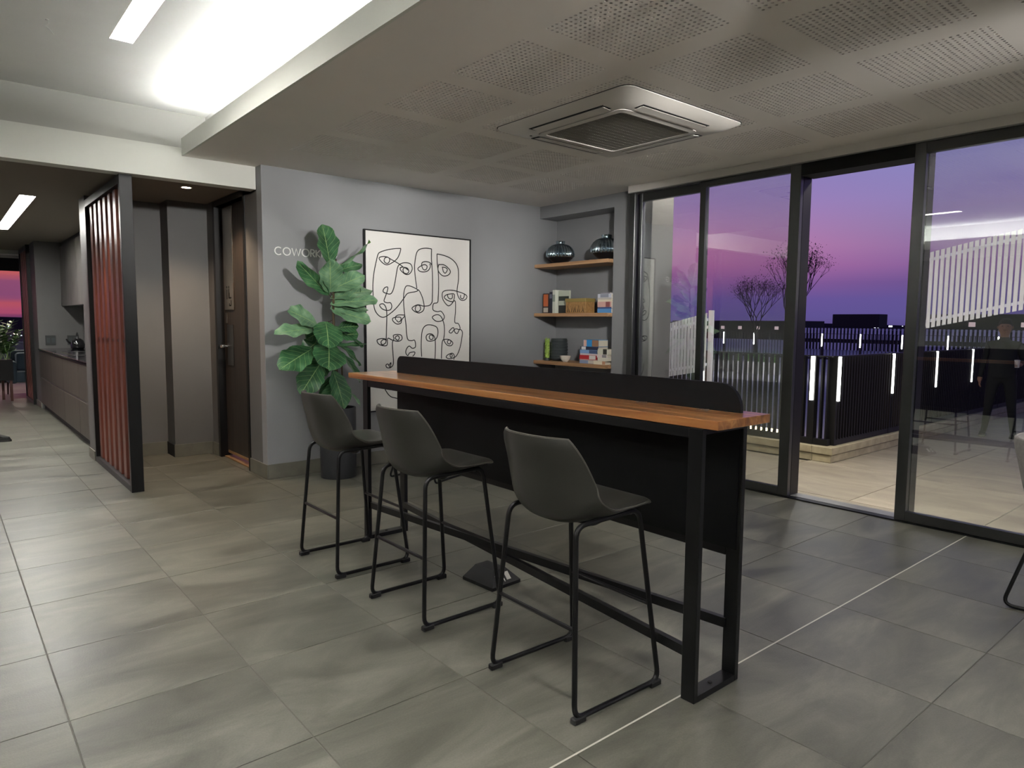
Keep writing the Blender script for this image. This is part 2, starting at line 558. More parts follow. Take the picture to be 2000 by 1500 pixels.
def tag(o, label, cat, group=None, kind=None):
    o['label'] = label
    o['category'] = cat
    if group: o['group'] = group
    if kind: o['kind'] = kind
    return o
def thing(name, label, cat, loc=(0, 0, 0), rz=0, group=None):
    o = bpy.data.objects.new(name, None)
    COL.objects.link(o)
    o.location = loc
    o.rotation_euler = (0, 0, rz)
    o.empty_display_size = .1
    return tag(o, label, cat, group)
def struct(o, label=None):
    o['kind'] = 'structure'
    if label: o['label'] = label
    return o
def sempty(name, loc=(0, 0, 0)):
    o = bpy.data.objects.new(name, None)
    COL.objects.link(o)
    o.location = loc
    return struct(o)
def dup(root, loc=None, rz=None, label=None):
    kids = {}
    for c in bpy.data.objects:
        if c.parent: kids.setdefault(c.parent.name, []).append(c)
    def rec(o, par):
        c = o.copy(); COL.objects.link(c)
        if par is not None: c.parent = par
        for k in kids.get(o.name, []): rec(k, c)
        return c
    r = rec(root, None)
    if loc is not None: r.location = loc
    if rz is not None: r.rotation_euler = (0, 0, rz)
    if label: r['label'] = label
    return r
def bx(name, m, dims, parent=None, r=0, seg=1):
    b = MB()
    if r: b.bbox(*dims, r=r, seg=seg)
    else: b.box(*dims)
    return b.build(name, m, parent, smooth=bool(r and seg > 1))
def arc(cx, cy, r, a0, a1, n=8):
    return [(cx+r*math.cos(math.radians(a0+(a1-a0)*i/n)), cy+r*math.sin(math.radians(a0+(a1-a0)*i/n))) for i in range(n+1)]
def fillet(pts, r, n=5):
    """round the corners of a 3d polyline"""
    pts = [Vector(p) for p in pts]
    o = [pts[0]]
    for i in range(1, len(pts)-1):
        a, b, c = pts[i-1], pts[i], pts[i+1]
        rr = min(r, (a-b).length*.49, (c-b).length*.49)
        p, q = b+(a-b).normalized()*rr, b+(c-b).normalized()*rr
        for k in range(n+1):
            t = k/n
            o.append(p*(1-t)**2+b*2*t*(1-t)+q*t*t)
    o.append(pts[-1])
    return o
# ================================================================== THE SETTING
ZC = 2.81       # perforated soffit
ZU = 3.20       # upper ceiling
ZK = 2.665      # kitchen ceiling
YA = 6.174      # art wall
XW = 5.41       # glazing line
XN = 5.584      # wall with the shelf niche

# ---- floor with its tiles
floor = bx('floor', 'grout', (-5.2, 5.6, -5, 19.2, -.12, -.004))
struct(floor)
TX, TY = .643, .647
X0, Y0 = .300, 1.544
def tile_mesh(name, w, h, m):
    b = MB(); b.bbox(0, w, 0, h, -.003, 0, r=.0012)
    return b.mesh(name, m, smooth=False)
tm = tile_mesh('floor_tile', TX-.004, TY-.004, 'floor_stone')
rest = MB()
ycov = lambda i, j: (X0+i*TX, Y0+j*TY)
for i in range(-9, 9):
    for j in range(-10, 28):
        x, y = ycov(i, j)
        if x+TX > 5.58 and j >= 0 and i > 7: continue
        if i >= 3 and y > 7.7: continue
        x1 = min(x+TX, 5.60)
        vis = (-1 <= i <= 1 and j >= 0) or (i == 2 and 0 <= j <= 9) or (3 <= i <= 7 and -2 <= j <= 7)
        if i == 7 or not vis:
            if vis:
                b = MB(); b.bbox(x+.002, min(x+TX, 5.60)-.002, y+.002, y+TY-.002, -.003, 0, r=.0012)
                b.build('floor_tile', 'floor_stone', floor, smooth=False)
            else:
                rest.box(x+.002, x1-.002, y+.002, y+TY-.002, -.003, 0)
        else:
            put('floor_tile', tm, floor, (x+.002, y+.002, 0))
o = rest.build('tile_field', 'floor_stone', floor, smooth=False)
o['kind'] = 'stuff'
# pale movement joint in line with the near end of the bar table
bx('movement_joint', 'grout_light', (-2, XW, Y0-.004, Y0+.003, -.002, .0006), floor)

# ---- perforated soffit
ceil_ = MB()
PX = [2.243+.7535*k for k in range(4)]
PY = [.36+.7535*k for k in range(-1, 7)]
PW = .608
yb0, yb1 = -5.0, 6.34
xs = [1.677] + sum([[p, p+PW] for p in PX], []) + [XN+.1]
ys = [yb0] + sum([[p, p+PW] for p in PY], []) + [yb1]
acx0, acx1, acy0, acy1 = 3.2, 4.2, 2.8, 3.82
for a in range(len(xs)-1):
    for c in range(len(ys)-1):
        if a % 2 == 1 and c % 2 == 1: continue
        ceil_.box(xs[a], xs[a+1], ys[c], ys[c+1], ZC, ZC+.0125)
ceiling = ceil_.build('ceiling', 'plaster_soffit', smooth=False)
struct(ceiling)
def perforated(n=20):
    s = PW/n
    r = .0080
    vs = []; fs = []
    for i in range(n+1):
        for j in range(n+1):
            vs.append((i*s, j*s, 0))
    q = lambda i, j: i*(n+1)+j
    for i in range(n):
        for j in range(n):
            cx, cy = (i+.5)*s, (j+.5)*s
            b = len(vs)
            for k in range(8):
                a = math.radians(22.5+45*k)
                vs.append((cx+r*math.cos(a), cy+r*math.sin(a), 0))
            for k in range(8):
                a = math.radians(22.5+45*k)
                vs.append((cx+r*math.cos(a), cy+r*math.sin(a), .0125))
            c = [q(i+1, j+1), q(i, j+1), q(i, j), q(i+1, j)]   # corners at 45,135,225,315
            h = lambda k: b+k % 8
            # hole verts: 0:22.5 1:67.5 2:112.5 3:157.5 4:202.5 5:247.5 6:292.5 7:337.5
            fs += [(c[0], h(1), h(0)), (c[1], h(3), h(2)), (c[2], h(5), h(4)), (c[3], h(7), h(6))]
            fs += [(c[0], c[1], h(2), h(1)), (c[1], c[2], h(4), h(3)), (c[2], c[3], h(6), h(5)), (c[3], c[0], h(0), h(7))]
            fs += [(h(k), h(k+1), b+8+(k+1) % 8, b+8+k) for k in range(8)]
    me = bpy.data.meshes.new('perforated_panel')
    me.from_pydata(vs, [], fs)
    me.materials.append(MATS['plaster_soffit'])
    me.update()
    return me
pm = perforated()
for x in PX:
    for y in PY:
        put('perforated_panel', pm, ceiling, (x, y, ZC))
# dark void over the perforated boards, open shell with a lid and sides
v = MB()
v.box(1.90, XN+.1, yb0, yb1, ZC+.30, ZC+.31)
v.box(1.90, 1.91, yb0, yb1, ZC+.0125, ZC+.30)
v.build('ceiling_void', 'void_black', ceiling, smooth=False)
# drop at the glazing, down to the head of the sliding doors
t = bx('trim_1', 'plaster_soffit', (XW-.012, XN+.1, -5, 4.66, 2.742, ZC), r=.001); struct(t)
t = bx('trim_2', 'frame_silver', (XW-.018, XW+.02, -5, 4.66, 2.733, 2.742)); struct(t)
# front of the soffit: fascia lip with the light cove behind
t = bx('trim_3', 'beam_paint', (1.657, 1.677, -5, 6.30, ZC, 2.952)); struct(t)
t = bx('trim_4', 'beam_paint', (1.677, 1.90, -5, 6.30, ZC+.0125, ZC+.025)); struct(t)
t = bx('trim_5', 'plaster', (1.90, 1.92, -5, 6.46, ZC+.025, ZU)); struct(t)
# upper ceiling with a recess where the linear light sits (built as boards round it)
def ceiling_with_slots(x0, x1, y0, y1, z, slots, m, name, th=.02):
    b = MB()
    ys_ = sorted(set([y0, y1]+[s[2] for s in slots]+[s[3] for s in slots]))
    for a, c in zip(ys_[:-1], ys_[1:]):
        row = [s for s in slots if s[2] <= a+1e-6 and s[3] >= c-1e-6]
        row.sort()
        x = x0
        for s in row:
            b.box(x, s[0], a, c, z, z+th); x = s[1]
        b.box(x, x1, a, c, z, z+th)
    return struct(b.build(name, m, smooth=False))
U_SLOTS = [(.928, 1.068, 3.85, 5.07), (.928, 1.068, .9, 2.12), (.928, 1.068, -2.1, -.88), (-1.4, -1.26, 3.85, 5.07), (-1.4, -1.26, .9, 2.12), (-1.4, -1.26, -2.1, -.88)]
ceiling_with_slots(-3.1, 1.92, -5, 6.46, ZU, U_SLOTS, 'plaster', 'ceiling_upper')
S_FILL = [(3.0, 3.14, -2.9, -1.7), (4.6, 4.74, -2.9, -1.7)]  # places of the linear lights added out of view
K_SLOTS = [(-1.3, -1.16, 8.47, 11.9), (.71, .85, 8.47, 11.9)]
ceiling_with_slots(-5.2, 2.9, 6.44, 15.4, ZK, K_SLOTS, 'kitchen_ceiling', 'ceiling_kitchen')
struct(bx('trim_6', 'wall_light', (-3.3, 1.92, 6.46, 6.48, 2.9, ZU)))            # back of the recess over the beam
b = MB(); b.box(-5.2, 1.657, 6.30, 6.44, 2.612, 2.875); b.box(1.657, 2.268, 6.3005, 6.44, 2.612, ZC)
beam = struct(b.build('trim_7', 'beam_paint', smooth=False))                   # the white beam
# far side of the recess, seen only in the glass
struct(bx('trim_8', 'beam_paint', (-2.9, -2.88, -5, 6.30, 2.80, 2.95)))
struct(bx('trim_11', 'plaster', (-3.12, -3.1, -5, 6.46, 2.82, ZU)))
struct(bx('ceiling_west', 'plaster', (-5.2, -2.9, -5, 6.30, 2.80, 2.82)))

# ---- lights
def linear_light(slot, z, label, depth=.05):
    x0, x1, y0, y1 = slot
    t = thing('linear_light', label, 'ceiling light', ((x0+x1)/2, (y0+y1)/2, z), group='recessed linear ceiling lights')
    w, l = (x1-x0)/2, (y1-y0)/2
    b = MB()
    b.box(-w, -w+.004, -l, l, 0, depth); b.box(w-.004, w, -l, l, 0, depth)
    b.box(-w, w, -l, -l+.004, 0, depth); b.box(-w, w, l-.004, l, 0, depth); b.box(-w, w, -l, l, depth, depth+.004)
    b.build('housing', 'white_plastic', t, smooth=False)
    bx('diffuser', 'led_linear', (-w+.005, w-.005, -l+.005, l-.005, depth-.012, depth-.004), t)
    b = MB(); b.tube([(w*.2, l-.32, depth-.02), (w*.2, l-.02, depth-.02)], .012)
    return t
LL = ['recessed linear light in the pale upper ceiling at the top left', 'recessed linear light in the upper ceiling, second from the beam', 'recessed linear light in the upper ceiling, farthest from the beam',
      'linear light of the outer row in the upper ceiling nearest the beam', 'linear light of the outer row in the upper ceiling, second from the beam', 'linear light of the outer row in the upper ceiling, farthest from the beam']
for s, l in zip(U_SLOTS, LL): linear_light(s, ZU, l, .06)
for s_, l_ in zip(S_FILL, ('added fill linear light on the soffit behind the camera, nearer the bar', 'added fill linear light on the soffit behind the camera, nearer the glazing')):  # unseen lamps added to brighten the floor and the bar side
    t = thing('linear_light', l_, 'ceiling light', ((s_[0]+s_[1])/2, (s_[2]+s_[3])/2, ZC), group='added fill linear lights on the soffit')
    bx('housing', 'white_plastic', (-.07, .07, -.6, .6, -.05, 0), t)
    bx('diffuser', 'led_linear', (-.06, .06, -.59, .59, -.056, -.050), t)
linear_light(K_SLOTS[0], ZK, 'added fill linear light in the kitchen ceiling, outside the frame to the left', .04)  # out-of-view lamp added to brighten the kitchen
linear_light(K_SLOTS[1], ZK, 'long bright linear light in the dark kitchen ceiling at the left edge', .04)
cv = thing('cove_light', 'hidden led strip lighting the cove along the soffit edge', 'cove light', (1.76, 0.6, 2.940))
bx('led_strip', 'led_cove', (-.02, .02, -5.4, 5.5, 0, .008), cv)
bx('profile', 'white_plastic', (-.03, .03, -5.4, 5.5, -.012, 0), cv)
cw = thing('cove_light', 'hidden led strip lighting the outer side of the upper ceiling', 'cove light', (-2.97, 0.6, 2.942))
bx('led_strip', 'led_cove', (-.02, .02, -5.4, 5.5, 0, .008), cw)
bx('profile', 'white_plastic', (-.03, .03, -5.4, 5.5, -.012, 0), cw)
dl = thing('downlight', 'small round warm downlight over the door lobby', 'ceiling light', (1.847, 6.908, ZK))
b = MB(); b.lathe([(.052, 0), (.052, -.006), (.040, -.006), (.038, 0)], n=24, caps=(False, False)); b.build('bezel', 'white_plastic', dl)
b = MB(); b.lathe([(.038, -.003), (.038, -.001)], n=24); b.build('lens', 'led_spot', dl)
sp = bpy.data.lights.new('downlight_beam', 'SPOT'); sp.energy = 85; sp.color = (1, .74, .50); sp.spot_size = math.radians(120); sp.spot_blend = .6; sp.shadow_soft_size = .04
so = bpy.data.objects.new('lamp', sp); COL.objects.link(so); so.parent = dl; so.location = (0, 0, -.02)

for (x, y, lab) in ((-.6, 16.6, 'added fill downlight over the sofa in the far lounge'), (1.4, 17.2, 'added fill downlight near the far window')):
    t = thing('downlight', lab, 'ceiling light', (x, y, 2.84))  # unseen downlights added to lift the dark far lounge
    b = MB(); b.lathe([(.06, 0), (.06, -.006), (.046, -.006), (.044, 0)], n=20, caps=(False, False)); b.build('bezel', 'white_plastic', t)
    b = MB(); b.lathe([(.044, -.003), (.044, -.001)], n=20); b.build('lens', 'led_spot', t)
    l = bpy.data.lights.new('downlight_beam', 'SPOT'); l.energy = 120; l.color = (1, .86, .74); l.spot_size = math.radians(130); l.spot_blend = .6; l.shadow_soft_size = .05
    lo = bpy.data.objects.new('lamp', l); COL.objects.link(lo); lo.parent = t; lo.location = (0, 0, -.02)
# ---- walls
def wall(name, m, *boxes):
    b = MB()
    for q in boxes: b.box(*q)
    return struct(b.build(name, m, smooth=False))
# art wall with the niche wall beside it
wall('wall_north', 'wall_paint', (2.27, 5.90, YA, YA+.12, 0, ZC+.01))
NY0, NY1 = 5.006, 6.174
wall('wall_east', 'wall_paint', (XN, XN+.30, 4.62, NY0, 0, ZC), (XN, XN+.30, NY0, NY1, 2.670, ZC), (5.862, 5.884, NY0, NY1, 0, 2.67))
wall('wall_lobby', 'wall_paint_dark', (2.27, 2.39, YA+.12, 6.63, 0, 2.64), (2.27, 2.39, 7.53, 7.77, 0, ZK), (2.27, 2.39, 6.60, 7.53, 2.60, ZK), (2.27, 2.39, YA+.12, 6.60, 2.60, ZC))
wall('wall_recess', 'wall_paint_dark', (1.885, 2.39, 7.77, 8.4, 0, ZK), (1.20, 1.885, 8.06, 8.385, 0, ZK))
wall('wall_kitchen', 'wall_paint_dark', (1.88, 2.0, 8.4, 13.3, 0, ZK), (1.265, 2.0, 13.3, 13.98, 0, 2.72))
wall('wall_west', 'wall_light', (-5.3, -5.2, -5, 15.4, 0, 3.3))
wall('wall_south', 'wall_light', (-5.2, 5.6, -5.1, -5.0, 0, 3.3))
# far end of the passage: head over the big window, ceiling drop
struct(bx('trim_9', 'wall_light', (-5.2, 4.2, 15.4, 15.5, 2.60, 2.9)))
struct(bx('ceiling_far', 'plaster', (-5.2, 4.2, 15.5, 19.2, 2.84, 2.9)))
wall('wall_far', 'black_metal', (-5.2, 4.2, 19.1, 19.2, 2.50, 2.78), (2.9, 3.0, 13.98, 19.2, 0, 2.84))
struct(bx('trim_10', 'wall_light', (-5.2, 4.2, 19.05, 19.2, 2.78, 2.9)))
win2 = sempty('window_2')
for x in (-3.6, -1.3, 2.9):
    bx('mullion', 'black_metal', (x, x+.07, 19.1, 19.17, 0, 2.5), win2)
bx('sill_rail', 'black_metal', (-5.2, 3.0, 19.1, 19.17, 0, .06), win2)
bx('pane', 'window_glass', (-5.2, 2.9, 19.13, 19.14, .06, 2.5), win2)

# skirting of floor stone, as separate lengths
SK = .133
def skirt(name, *boxes):
    e = sempty(name)
    for q in boxes: bx('skirting_tile', 'skirting', q, e, r=.002)
skirt('baseboard_north', *[(2.27+.62*k, min(2.27+.62*(k+1)-.003, XN), YA-.012, YA-.001, 0.001, SK) for k in range(6)])
skirt('baseboard_lobby', (2.258, 2.269, YA-.012, 6.60, .001, SK), (2.258, 2.269, 7.56, 7.757, .001, SK))
skirt('baseboard_recess', (1.873, 2.258, 7.758, 7.769, .001, SK), (1.61, 1.873, 8.048, 8.059, .001, SK), (1.188, 1.199, 8.05, 8.385, .001, .10), (1.253, 1.264, 13.30, 13.97, .001, .10), (1.20, 1.30, 8.386, 8.397, .001, .10))
bk = MB(); bk.box(1.8725, 1.8845, 7.76, 8.058, .001, SK); struct(bk.build('baseboard_return', 'slot_black'))
skirt('baseboard_east', (5.572, 5.583, 4.80, 6.16, .001, SK))

# ---- lobby door
d = sempty('door_3')
b = MB()
b.box(2.262, 2.36, 6.602, 6.655, 0, 2.64); b.box(2.262, 2.36, 7.50, 7.56, 0, 2.64); b.box(2.262, 2.36, 6.602, 7.56, 2.60, 2.655)
b.build('door_frame', 'black_metal', d, smooth=False)
leaf_d = bx('door_leaf', 'door_wood', (2.335, 2.375, 6.657, 7.498, .045, 2.60), d, r=.002)
bx('threshold', 'brass', (2.30, 2.375, 6.657, 7.498, .001, .012), d)
bx('kick_strip', 'brass', (2.329, 2.335, 6.70, 7.46, .047, .075), d)
# steel sign plate with cut-out figures
sg = bx('sign_plate', 'steel', (2.325, 2.3345, 7.16, 7.44, 1.55, 2.585), d, r=.002)
b = MB()
def onplate(y, z, w, h):     # y measured from the plate's left edge (7.44) to the right
    b.box(2.3235, 2.3252, 7.44-y-w, 7.44-y, z, z+h)
for k, yy in enumerate((.075, .135)):
    onplate(yy, 1.66+.005*k, .022, .10)
    b.tube([(2.3235, 7.44-yy-.011, 1.782), (2.3252, 7.44-yy-.011, 1.782)], .014, n=12)
onplate(.165, 1.665, .05, .014); onplate(.15, 1.665, .016, .06)
onplate(.20, 1.60, .016, .05); onplate(.15, 1.588, .06, .014); onplate(.15, 1.588, .014, .03)
b.build('cut_out', 'slot_black', d, smooth=False)
bx('bolt_plate', 'steel', (2.327, 2.3345, 7.385, 7.43, 1.415, 1.52), d, r=.001)
bx('push_plate', 'steel_dark', (2.329, 2.3345, 7.215, 7.40, .98, 1.40), d, r=.001)
b = MB(); b.tube([(2.33, 7.42, 1.175), (2.30, 7.42, 1.175)], .013, n=14); b.lathe([(.004, -.02), (.02, -.015), (.026, 0), (.02, .015), (.004, .02)], c=(2.285, 7.42, 1.175), n=14)
b.build('door_knob', 'chrome', d)

# ---- sliding glazing on the terrace side
def leafframe(e, y0, y1, xa, xb, stl, str_, top, z0=.012, z1=2.733, rail_b=.066):
    bx('stile', 'frame_metal', (xa, xb, y0, y0+str_, z0, z1), e, r=.002)
    bx('stile', 'frame_metal', (xa, xb, y1-stl, y1, z0, z1), e, r=.002)
    bx('rail', 'frame_metal', (xa, xb, y0+str_, y1-stl, z1-top, z1), e, r=.002)
    bx('rail', 'frame_metal', (xa, xb, y0+str_, y1-stl, z0, z0+rail_b), e, r=.002)
    bx('pane', 'window_glass', ((xa+xb)/2-.004, (xa+xb)/2+.004, y0+str_-.01, y1-stl+.01, z0+rail_b-.01, z1-top+.01), e)
w1 = sempty('window_1')
bx('jamb', 'black_metal', (XW+.03, XW+.30, 4.60, 4.66, 0, 2.733), w1, r=.002)
bx('jamb', 'frame_metal', (XW-.01, XW+.03, 4.57, 4.64, 0, 2.733), w1, r=.002)
leafframe(w1, 3.785, 4.575, XW+.05, XW+.10, .05, .06, .08)
d1 = sempty('door_1')
leafframe(d1, 2.86, 3.815, XW+.0, XW+.045, .06, .09, .055)
bx('jamb', 'black_metal', (XW+.05, XW+.18, 2.86, 2.94, 0, 2.733), d1, r=.002)
b = MB(); b.box(XW+.0, XW+.20, 2.02, 2.86, 2.640, 2.733); b.build('lintel', 'slot_black', d1, smooth=False)
bx('track', 'black_metal', (XW-.01, XW+.19, -1.2, 4.6, -.001, .010), d1)
bx('track_groove', 'frame_silver', (XW+.055, XW+.185, 1.95, 2.86, .010, .0125), d1)
d2 = sempty('door_2')
leafframe(d2, -.55, 2.02, XW+.0, XW+.05, .075, .09, .075, rail_b=.07)
bx('jamb', 'black_metal', (XW+.052, XW+.16, 1.94, 2.02, 0, 2.733), d2, r=.002)
d4 = sempty('window_3')
leafframe(d4, -3.1, -.56, XW+.06, XW+.11, .07, .09, .075)
wall('wall_east_south', 'wall_paint', (XW, XW+.3, -5, -3.1, 0, ZC))

# ================================================================== OUTSIDE
# ground of the terrace and the court behind its railing
terr = bx('terrace', 'grout', (5.58, 30, -8, 12, -.16, -.008)); terr['label'] = 'pale stone terrace outside the glazing'
struct(terr)
bx('sill_strip', 'terrace_stone', (5.60, 5.72, -5, 12, -.12, -.001), terr)
TXs = [5.725, 7.08, 8.45, 9.82, 11.19, 12.56, 13.93, 15.3]
TYs = [-5.4, -4.4, -3.4, -2.4, -1.42, -.44, .55, 1.545, 2.49, 3.54, 4.52, 5.5, 6.5]
for a, c in zip(TXs[:-1], TXs[1:]):
    for e, f in zip(TYs[:-1], TYs[1:]):
        if a > 7.0 and e > 3.5: continue
        bb = MB(); bb.bbox(a+.004, c-.004, e+.004, f-.004, -.012, 0, r=.002)
        bb.build('terrace_tile', 'terrace_stone', terr, smooth=False)
court = bx('courtyard', 'concrete', (7.3, 60, 3.5, 40, -.10, -.006)); struct(court)
land = bx('land', 'hill', (25.5, 900, -400, 900, -9, -8)); struct(land)
land2 = bx('land_west', 'hill', (-500, 24, 19.4, 900, -9, -8)); struct(land2)
# distant hills: low ridges
def ridge(name, pts, h0, seed, th=30):
    rnd = random.Random(seed)
    b = MB(); n = 60
    vs = []; fs = []
    for i in range(n+1):
        t = i/n
        x = pts[0][0]*(1-t)+pts[1][0]*t; y = pts[0][1]*(1-t)+pts[1][1]*t
        z = h0*(.55+.25*math.sin(t*7+seed)+.2*math.sin(t*17+2*seed)+.08*rnd.random())
        d_ = Vector((x, y)).normalized()*th
        vs += [(x, y, -9), (x, y, z), (x+d_.x, y+d_.y, z*.6), (x+d_.x, y+d_.y, -9)]
    for i in range(n):
        a = i*4; c = a+4
        fs += [(a, a+1, c+1, c), (a+1, a+2, c+2, c+1), (a+2, a+3, c+3, c+2)]
    b.add(vs, fs)
    return struct(b.build(name, 'hill', smooth=False))
ridge('hills_east', ((700, -260), (560, 640)), 4.6, 1.3)
ridge('hills_north', ((420, 620), (-300, 760)), 4.2, 2.1)
struct(bx('wall_outside', 'wall_paint_dark', (5.70, 6.06, 4.60, 4.95, 0, 3.0)))

# ---- stone kerb, two courses with block joints
kerb = thing('kerb', 'two-course pale stone kerb under the terrace railing', 'kerb', (7.11, 3.29, 0))
rnd = random.Random(5)
def kerb_run(z0, z1, inset, lens):
    x = inset
    first = True
    while x < 7.6:
        l = lens[0]*(.9+.2*rnd.random())
        bx('kerb_stone', 'kerb_stone', (x, x+l-.006, inset+rnd.uniform(-.003, .003), .22, z0, z1), kerb, r=.006)
        x += l
    y = .22
    while y < 4.2:
        l = lens[0]*(.9+.2*rnd.random())
        bx('kerb_stone', 'kerb_stone', (inset+rnd.uniform(-.003, .003), .22, y+.003, y+l-.003, z0, z1), kerb, r=.006)
        y += l
kerb_run(0, .080, .014, (1.2,))
kerb_run(.086, .166, 0, (1.37,))

# ---- railing: flat black balusters between a base bar and a thin top rail, posts with light strips
def railing(name, label, loc, along, length, first_post, flat=.045, posts=True, mid=None, stuff=False, pitch=.0655, strip_side=-1):
    t = thing(name, label, 'railing', loc, group=None)
    H0, H1 = .19, 1.12
    def B(n_, m, u0, u1, v0, v1, z0, z1, par=t):
        q = (u0, u1, v0, v1, z0, z1) if along == 'x' else (v0, v1, u0, u1, z0, z1)
        return bx(n_, m, q, par)
    B('base_rail', 'railing_black', -.03, length, -.03, .03, .17, .235)
    B('top_rail', 'railing_black', -.03, length, -.025, .025, H1-.012, H1)
    n = int(length/pitch)
    if stuff:
        mb = MB()
        for k in range(n):
            u = k*pitch
            q = (u, u+.018, -.012, .012, .23, H1-.012) if along == 'x' else (-.012, .012, u, u+.018, .23, H1-.012)
            mb.box(*q)
        o = mb.build('baluster', 'railing_black', t, smooth=False); o['kind'] = 'stuff'
    else:
        mb = MB()
        q = (0, .018, -flat, flat*.0+.01, .232, H1-.013) if along == 'x' else (-.01, flat, 0, .018, .232, H1-.013)
        mb.box(*q); me = mb.mesh('baluster', 'railing_black', smooth=False)
        for k in range(n):
            put('baluster', me, t, ((k*pitch, 0, 0) if along == 'x' else (0, k*pitch, 0)))
    u = first_post
    while u < length:
        B('post', 'railing_black', u-.03, u+.03, -.035, .035, .17, H1)
        p = B('light_strip', 'led_cool', u-.017, u+.017, strip_side*.052, strip_side*.036, .645, 1.112)
        p['label'] = 'lit white vertical light strip'
        u += 1.37
    return t
railing('railing', 'black vertical bar railing facing the doors, seen through the middle pane', (7.20, 3.40, 0), 'y', 4.0, .16, strip_side=-1)
railing('railing', 'dark railing running away from its corner towards the right, with light strips', (7.29, 3.37, 0), 'x', 7.2, -.025+.01, strip_side=-1, flat=.045)
railing('railing', 'distant railing with small light strips beyond the courtyard', (25, 3.9, 0), 'y', 16.2, 0.0, stuff=True, pitch=.12)
bx('light_well', 'led_warm', (8.2, 8.26, 4.2, 5.1, .02, .10)).name = 'floor_light'
fl = bpy.data.objects['floor_light']; tag(fl, 'warm low light glowing behind the foot of the railing', 'lamp')

# lit white planters with grasses behind the railing
rnd = random.Random(11)
for k in range(11):
    y = 9.7+k*.30
    lab = 'small pale lit planter with grass beyond the railing, %s of the row' % ['rightmost', 'second from the right', 'third from the right', 'fourth from the right', 'fifth from the right', 'middle one', 'fifth from the left', 'fourth from the left', 'third from the left', 'second from the left', 'leftmost'][k]
    t = thing('planter', lab, 'planter', (18.5, y, 0), group='pale planters in a row across the courtyard')
    b = MB(); b.bbox(-.10, .10, -.085, .085, 0.0, .34, r=.01); b.build('trough', 'planter_white', t, smooth=False)
    b = MB()
    for q in range(26):
        a = rnd.uniform(0, 2*PI); r_ = rnd.uniform(.02, .08); h = rnd.uniform(.2, .42); l = rnd.uniform(.01, .06)
        x, yy = .6*r_*math.cos(a), r_*math.sin(a)
        b.add([(x-.01, yy, .33), (x+.01, yy, .33), (x+l*math.cos(a), yy+l*math.sin(a), .33+h)], [(0, 1, 2)])
        b.add([(x, yy-.01, .33), (x, yy+.01, .33), (x+l*math.cos(a), yy+l*math.sin(a), .33+h)], [(0, 1, 2)])
    b.build('grass', 'bush_leaf', t, smooth=False)['kind'] = 'stuff'
cl = bpy.data.lights.new('court_lamp', 'AREA'); cl.energy = 60; cl.shape = 'RECTANGLE'; cl.size = 3.5; cl.size_y = .15; cl.color = (.95, .95, 1)
co = bpy.data.objects.new('court_lamp', cl); COL.objects.link(co); co.location = (17.2, 11, 2.2); co.rotation_euler = (0, math.radians(-25), PI/2)
tag(co, 'lamp lighting the row of planters', 'lamp')

# bare trees in the courtyard
def bare_tree(loc, h, seed, label):
    rnd = random.Random(seed)
    t = thing('bare_tree', label, 'tree', loc)
    br = MB(); lf = MB(); tr = MB()
    tr.tube([(0, 0, 0), (.02, .01, h*.25), (-.02, .03, h*.45)], [.045, .038, .03], n=7)
    tr.build('trunk', 'tree_bark', t)
    def rec(p, d_, l, r, dep):
        q = p+d_*l
        br.tube([p, (p+q)/2+Vector((rnd.uniform(-.02, .02), rnd.uniform(-.02, .02), 0)), q], [r, r*.8, r*.6], n=5, cap=False)
        if dep == 0:
            for _ in range(8):
                c = q+Vector((rnd.gauss(0, .10), rnd.gauss(0, .10), rnd.gauss(0, .08)))
                s = .018
                e1 = Vector((rnd.uniform(-1, 1), rnd.uniform(-1, 1), rnd.uniform(-1, 1)))*s
                e2 = Vector((rnd.uniform(-1, 1), rnd.uniform(-1, 1), rnd.uniform(-1, 1)))*s
                lf.add([c-e1, c+e2, c+e1], [(0, 1, 2)])
            return
        for _ in range(3 if dep > 1 else 2):
            nd = (d_+Vector((rnd.uniform(-.5, .5), rnd.uniform(-.5, .5), rnd.uniform(.0, .3)))).normalized()
            rec(q, nd, l*rnd.uniform(.62, .85), r*.6, dep-1)
    for k in range(4):
        a = 2*PI*k/4+rnd.random()
        rec(Vector((-.02, .03, h*.42)), Vector((.3*math.cos(a), .3*math.sin(a), 1)).normalized(), h*.17, .02, 4)
    br.build('branches', 'tree_bark', t)
    lf.build('twig_leaves', 'tree_leaf', t, smooth=False)['kind'] = 'stuff'
bare_tree((14.2, 7.55, 0), 3.15, 4, 'tall thin bare tree beside the door post, outside the glass')
bare_tree((16.5, 9.75, 0), 2.75, 9, 'smaller bare tree left of the tall one, outside the glass')

# slatted building across, black plant room on its roof
bd = thing('slatted_building', 'distant low building clad in pale vertical slats', 'building', (40, 8, 0))
bx('body', 'bldg_dark', (0.1, 14, -6, 13.2, -8, 1.15), bd)
mb = MB(); mb.box(0, .05, 0, .09, .62, 1.24); top = mb.mesh('slat', 'bldg_mid', smooth=False)
mb = MB(); mb.box(0, .05, 0, .09, -.15, .40); low = mb.mesh('slat', 'bldg_mid', smooth=False)
for k in range(96):
    put('slat', top, bd, (0, -6+.2*k, 0)); put('slat', low, bd, (0, -6+.2*k, 0))
mb = MB(); mb.box(.05, .1, -6, 13.2, 1.2, 1.28); mb.box(.05, .1, -6, 13.2, .56, .62); mb.box(.05, .1, -6, 13.2, .40, .45); mb.build('band', 'bldg_dark', bd, smooth=False)
pr_ = bx('roof_plant_room', 'bldg_dark', (44, 45.2, 17.9, 20.75, 1.28, 2.10), r=.02); tag(pr_, 'black box-like plant room on the slatted building roof', 'building')
rnd = random.Random(3)
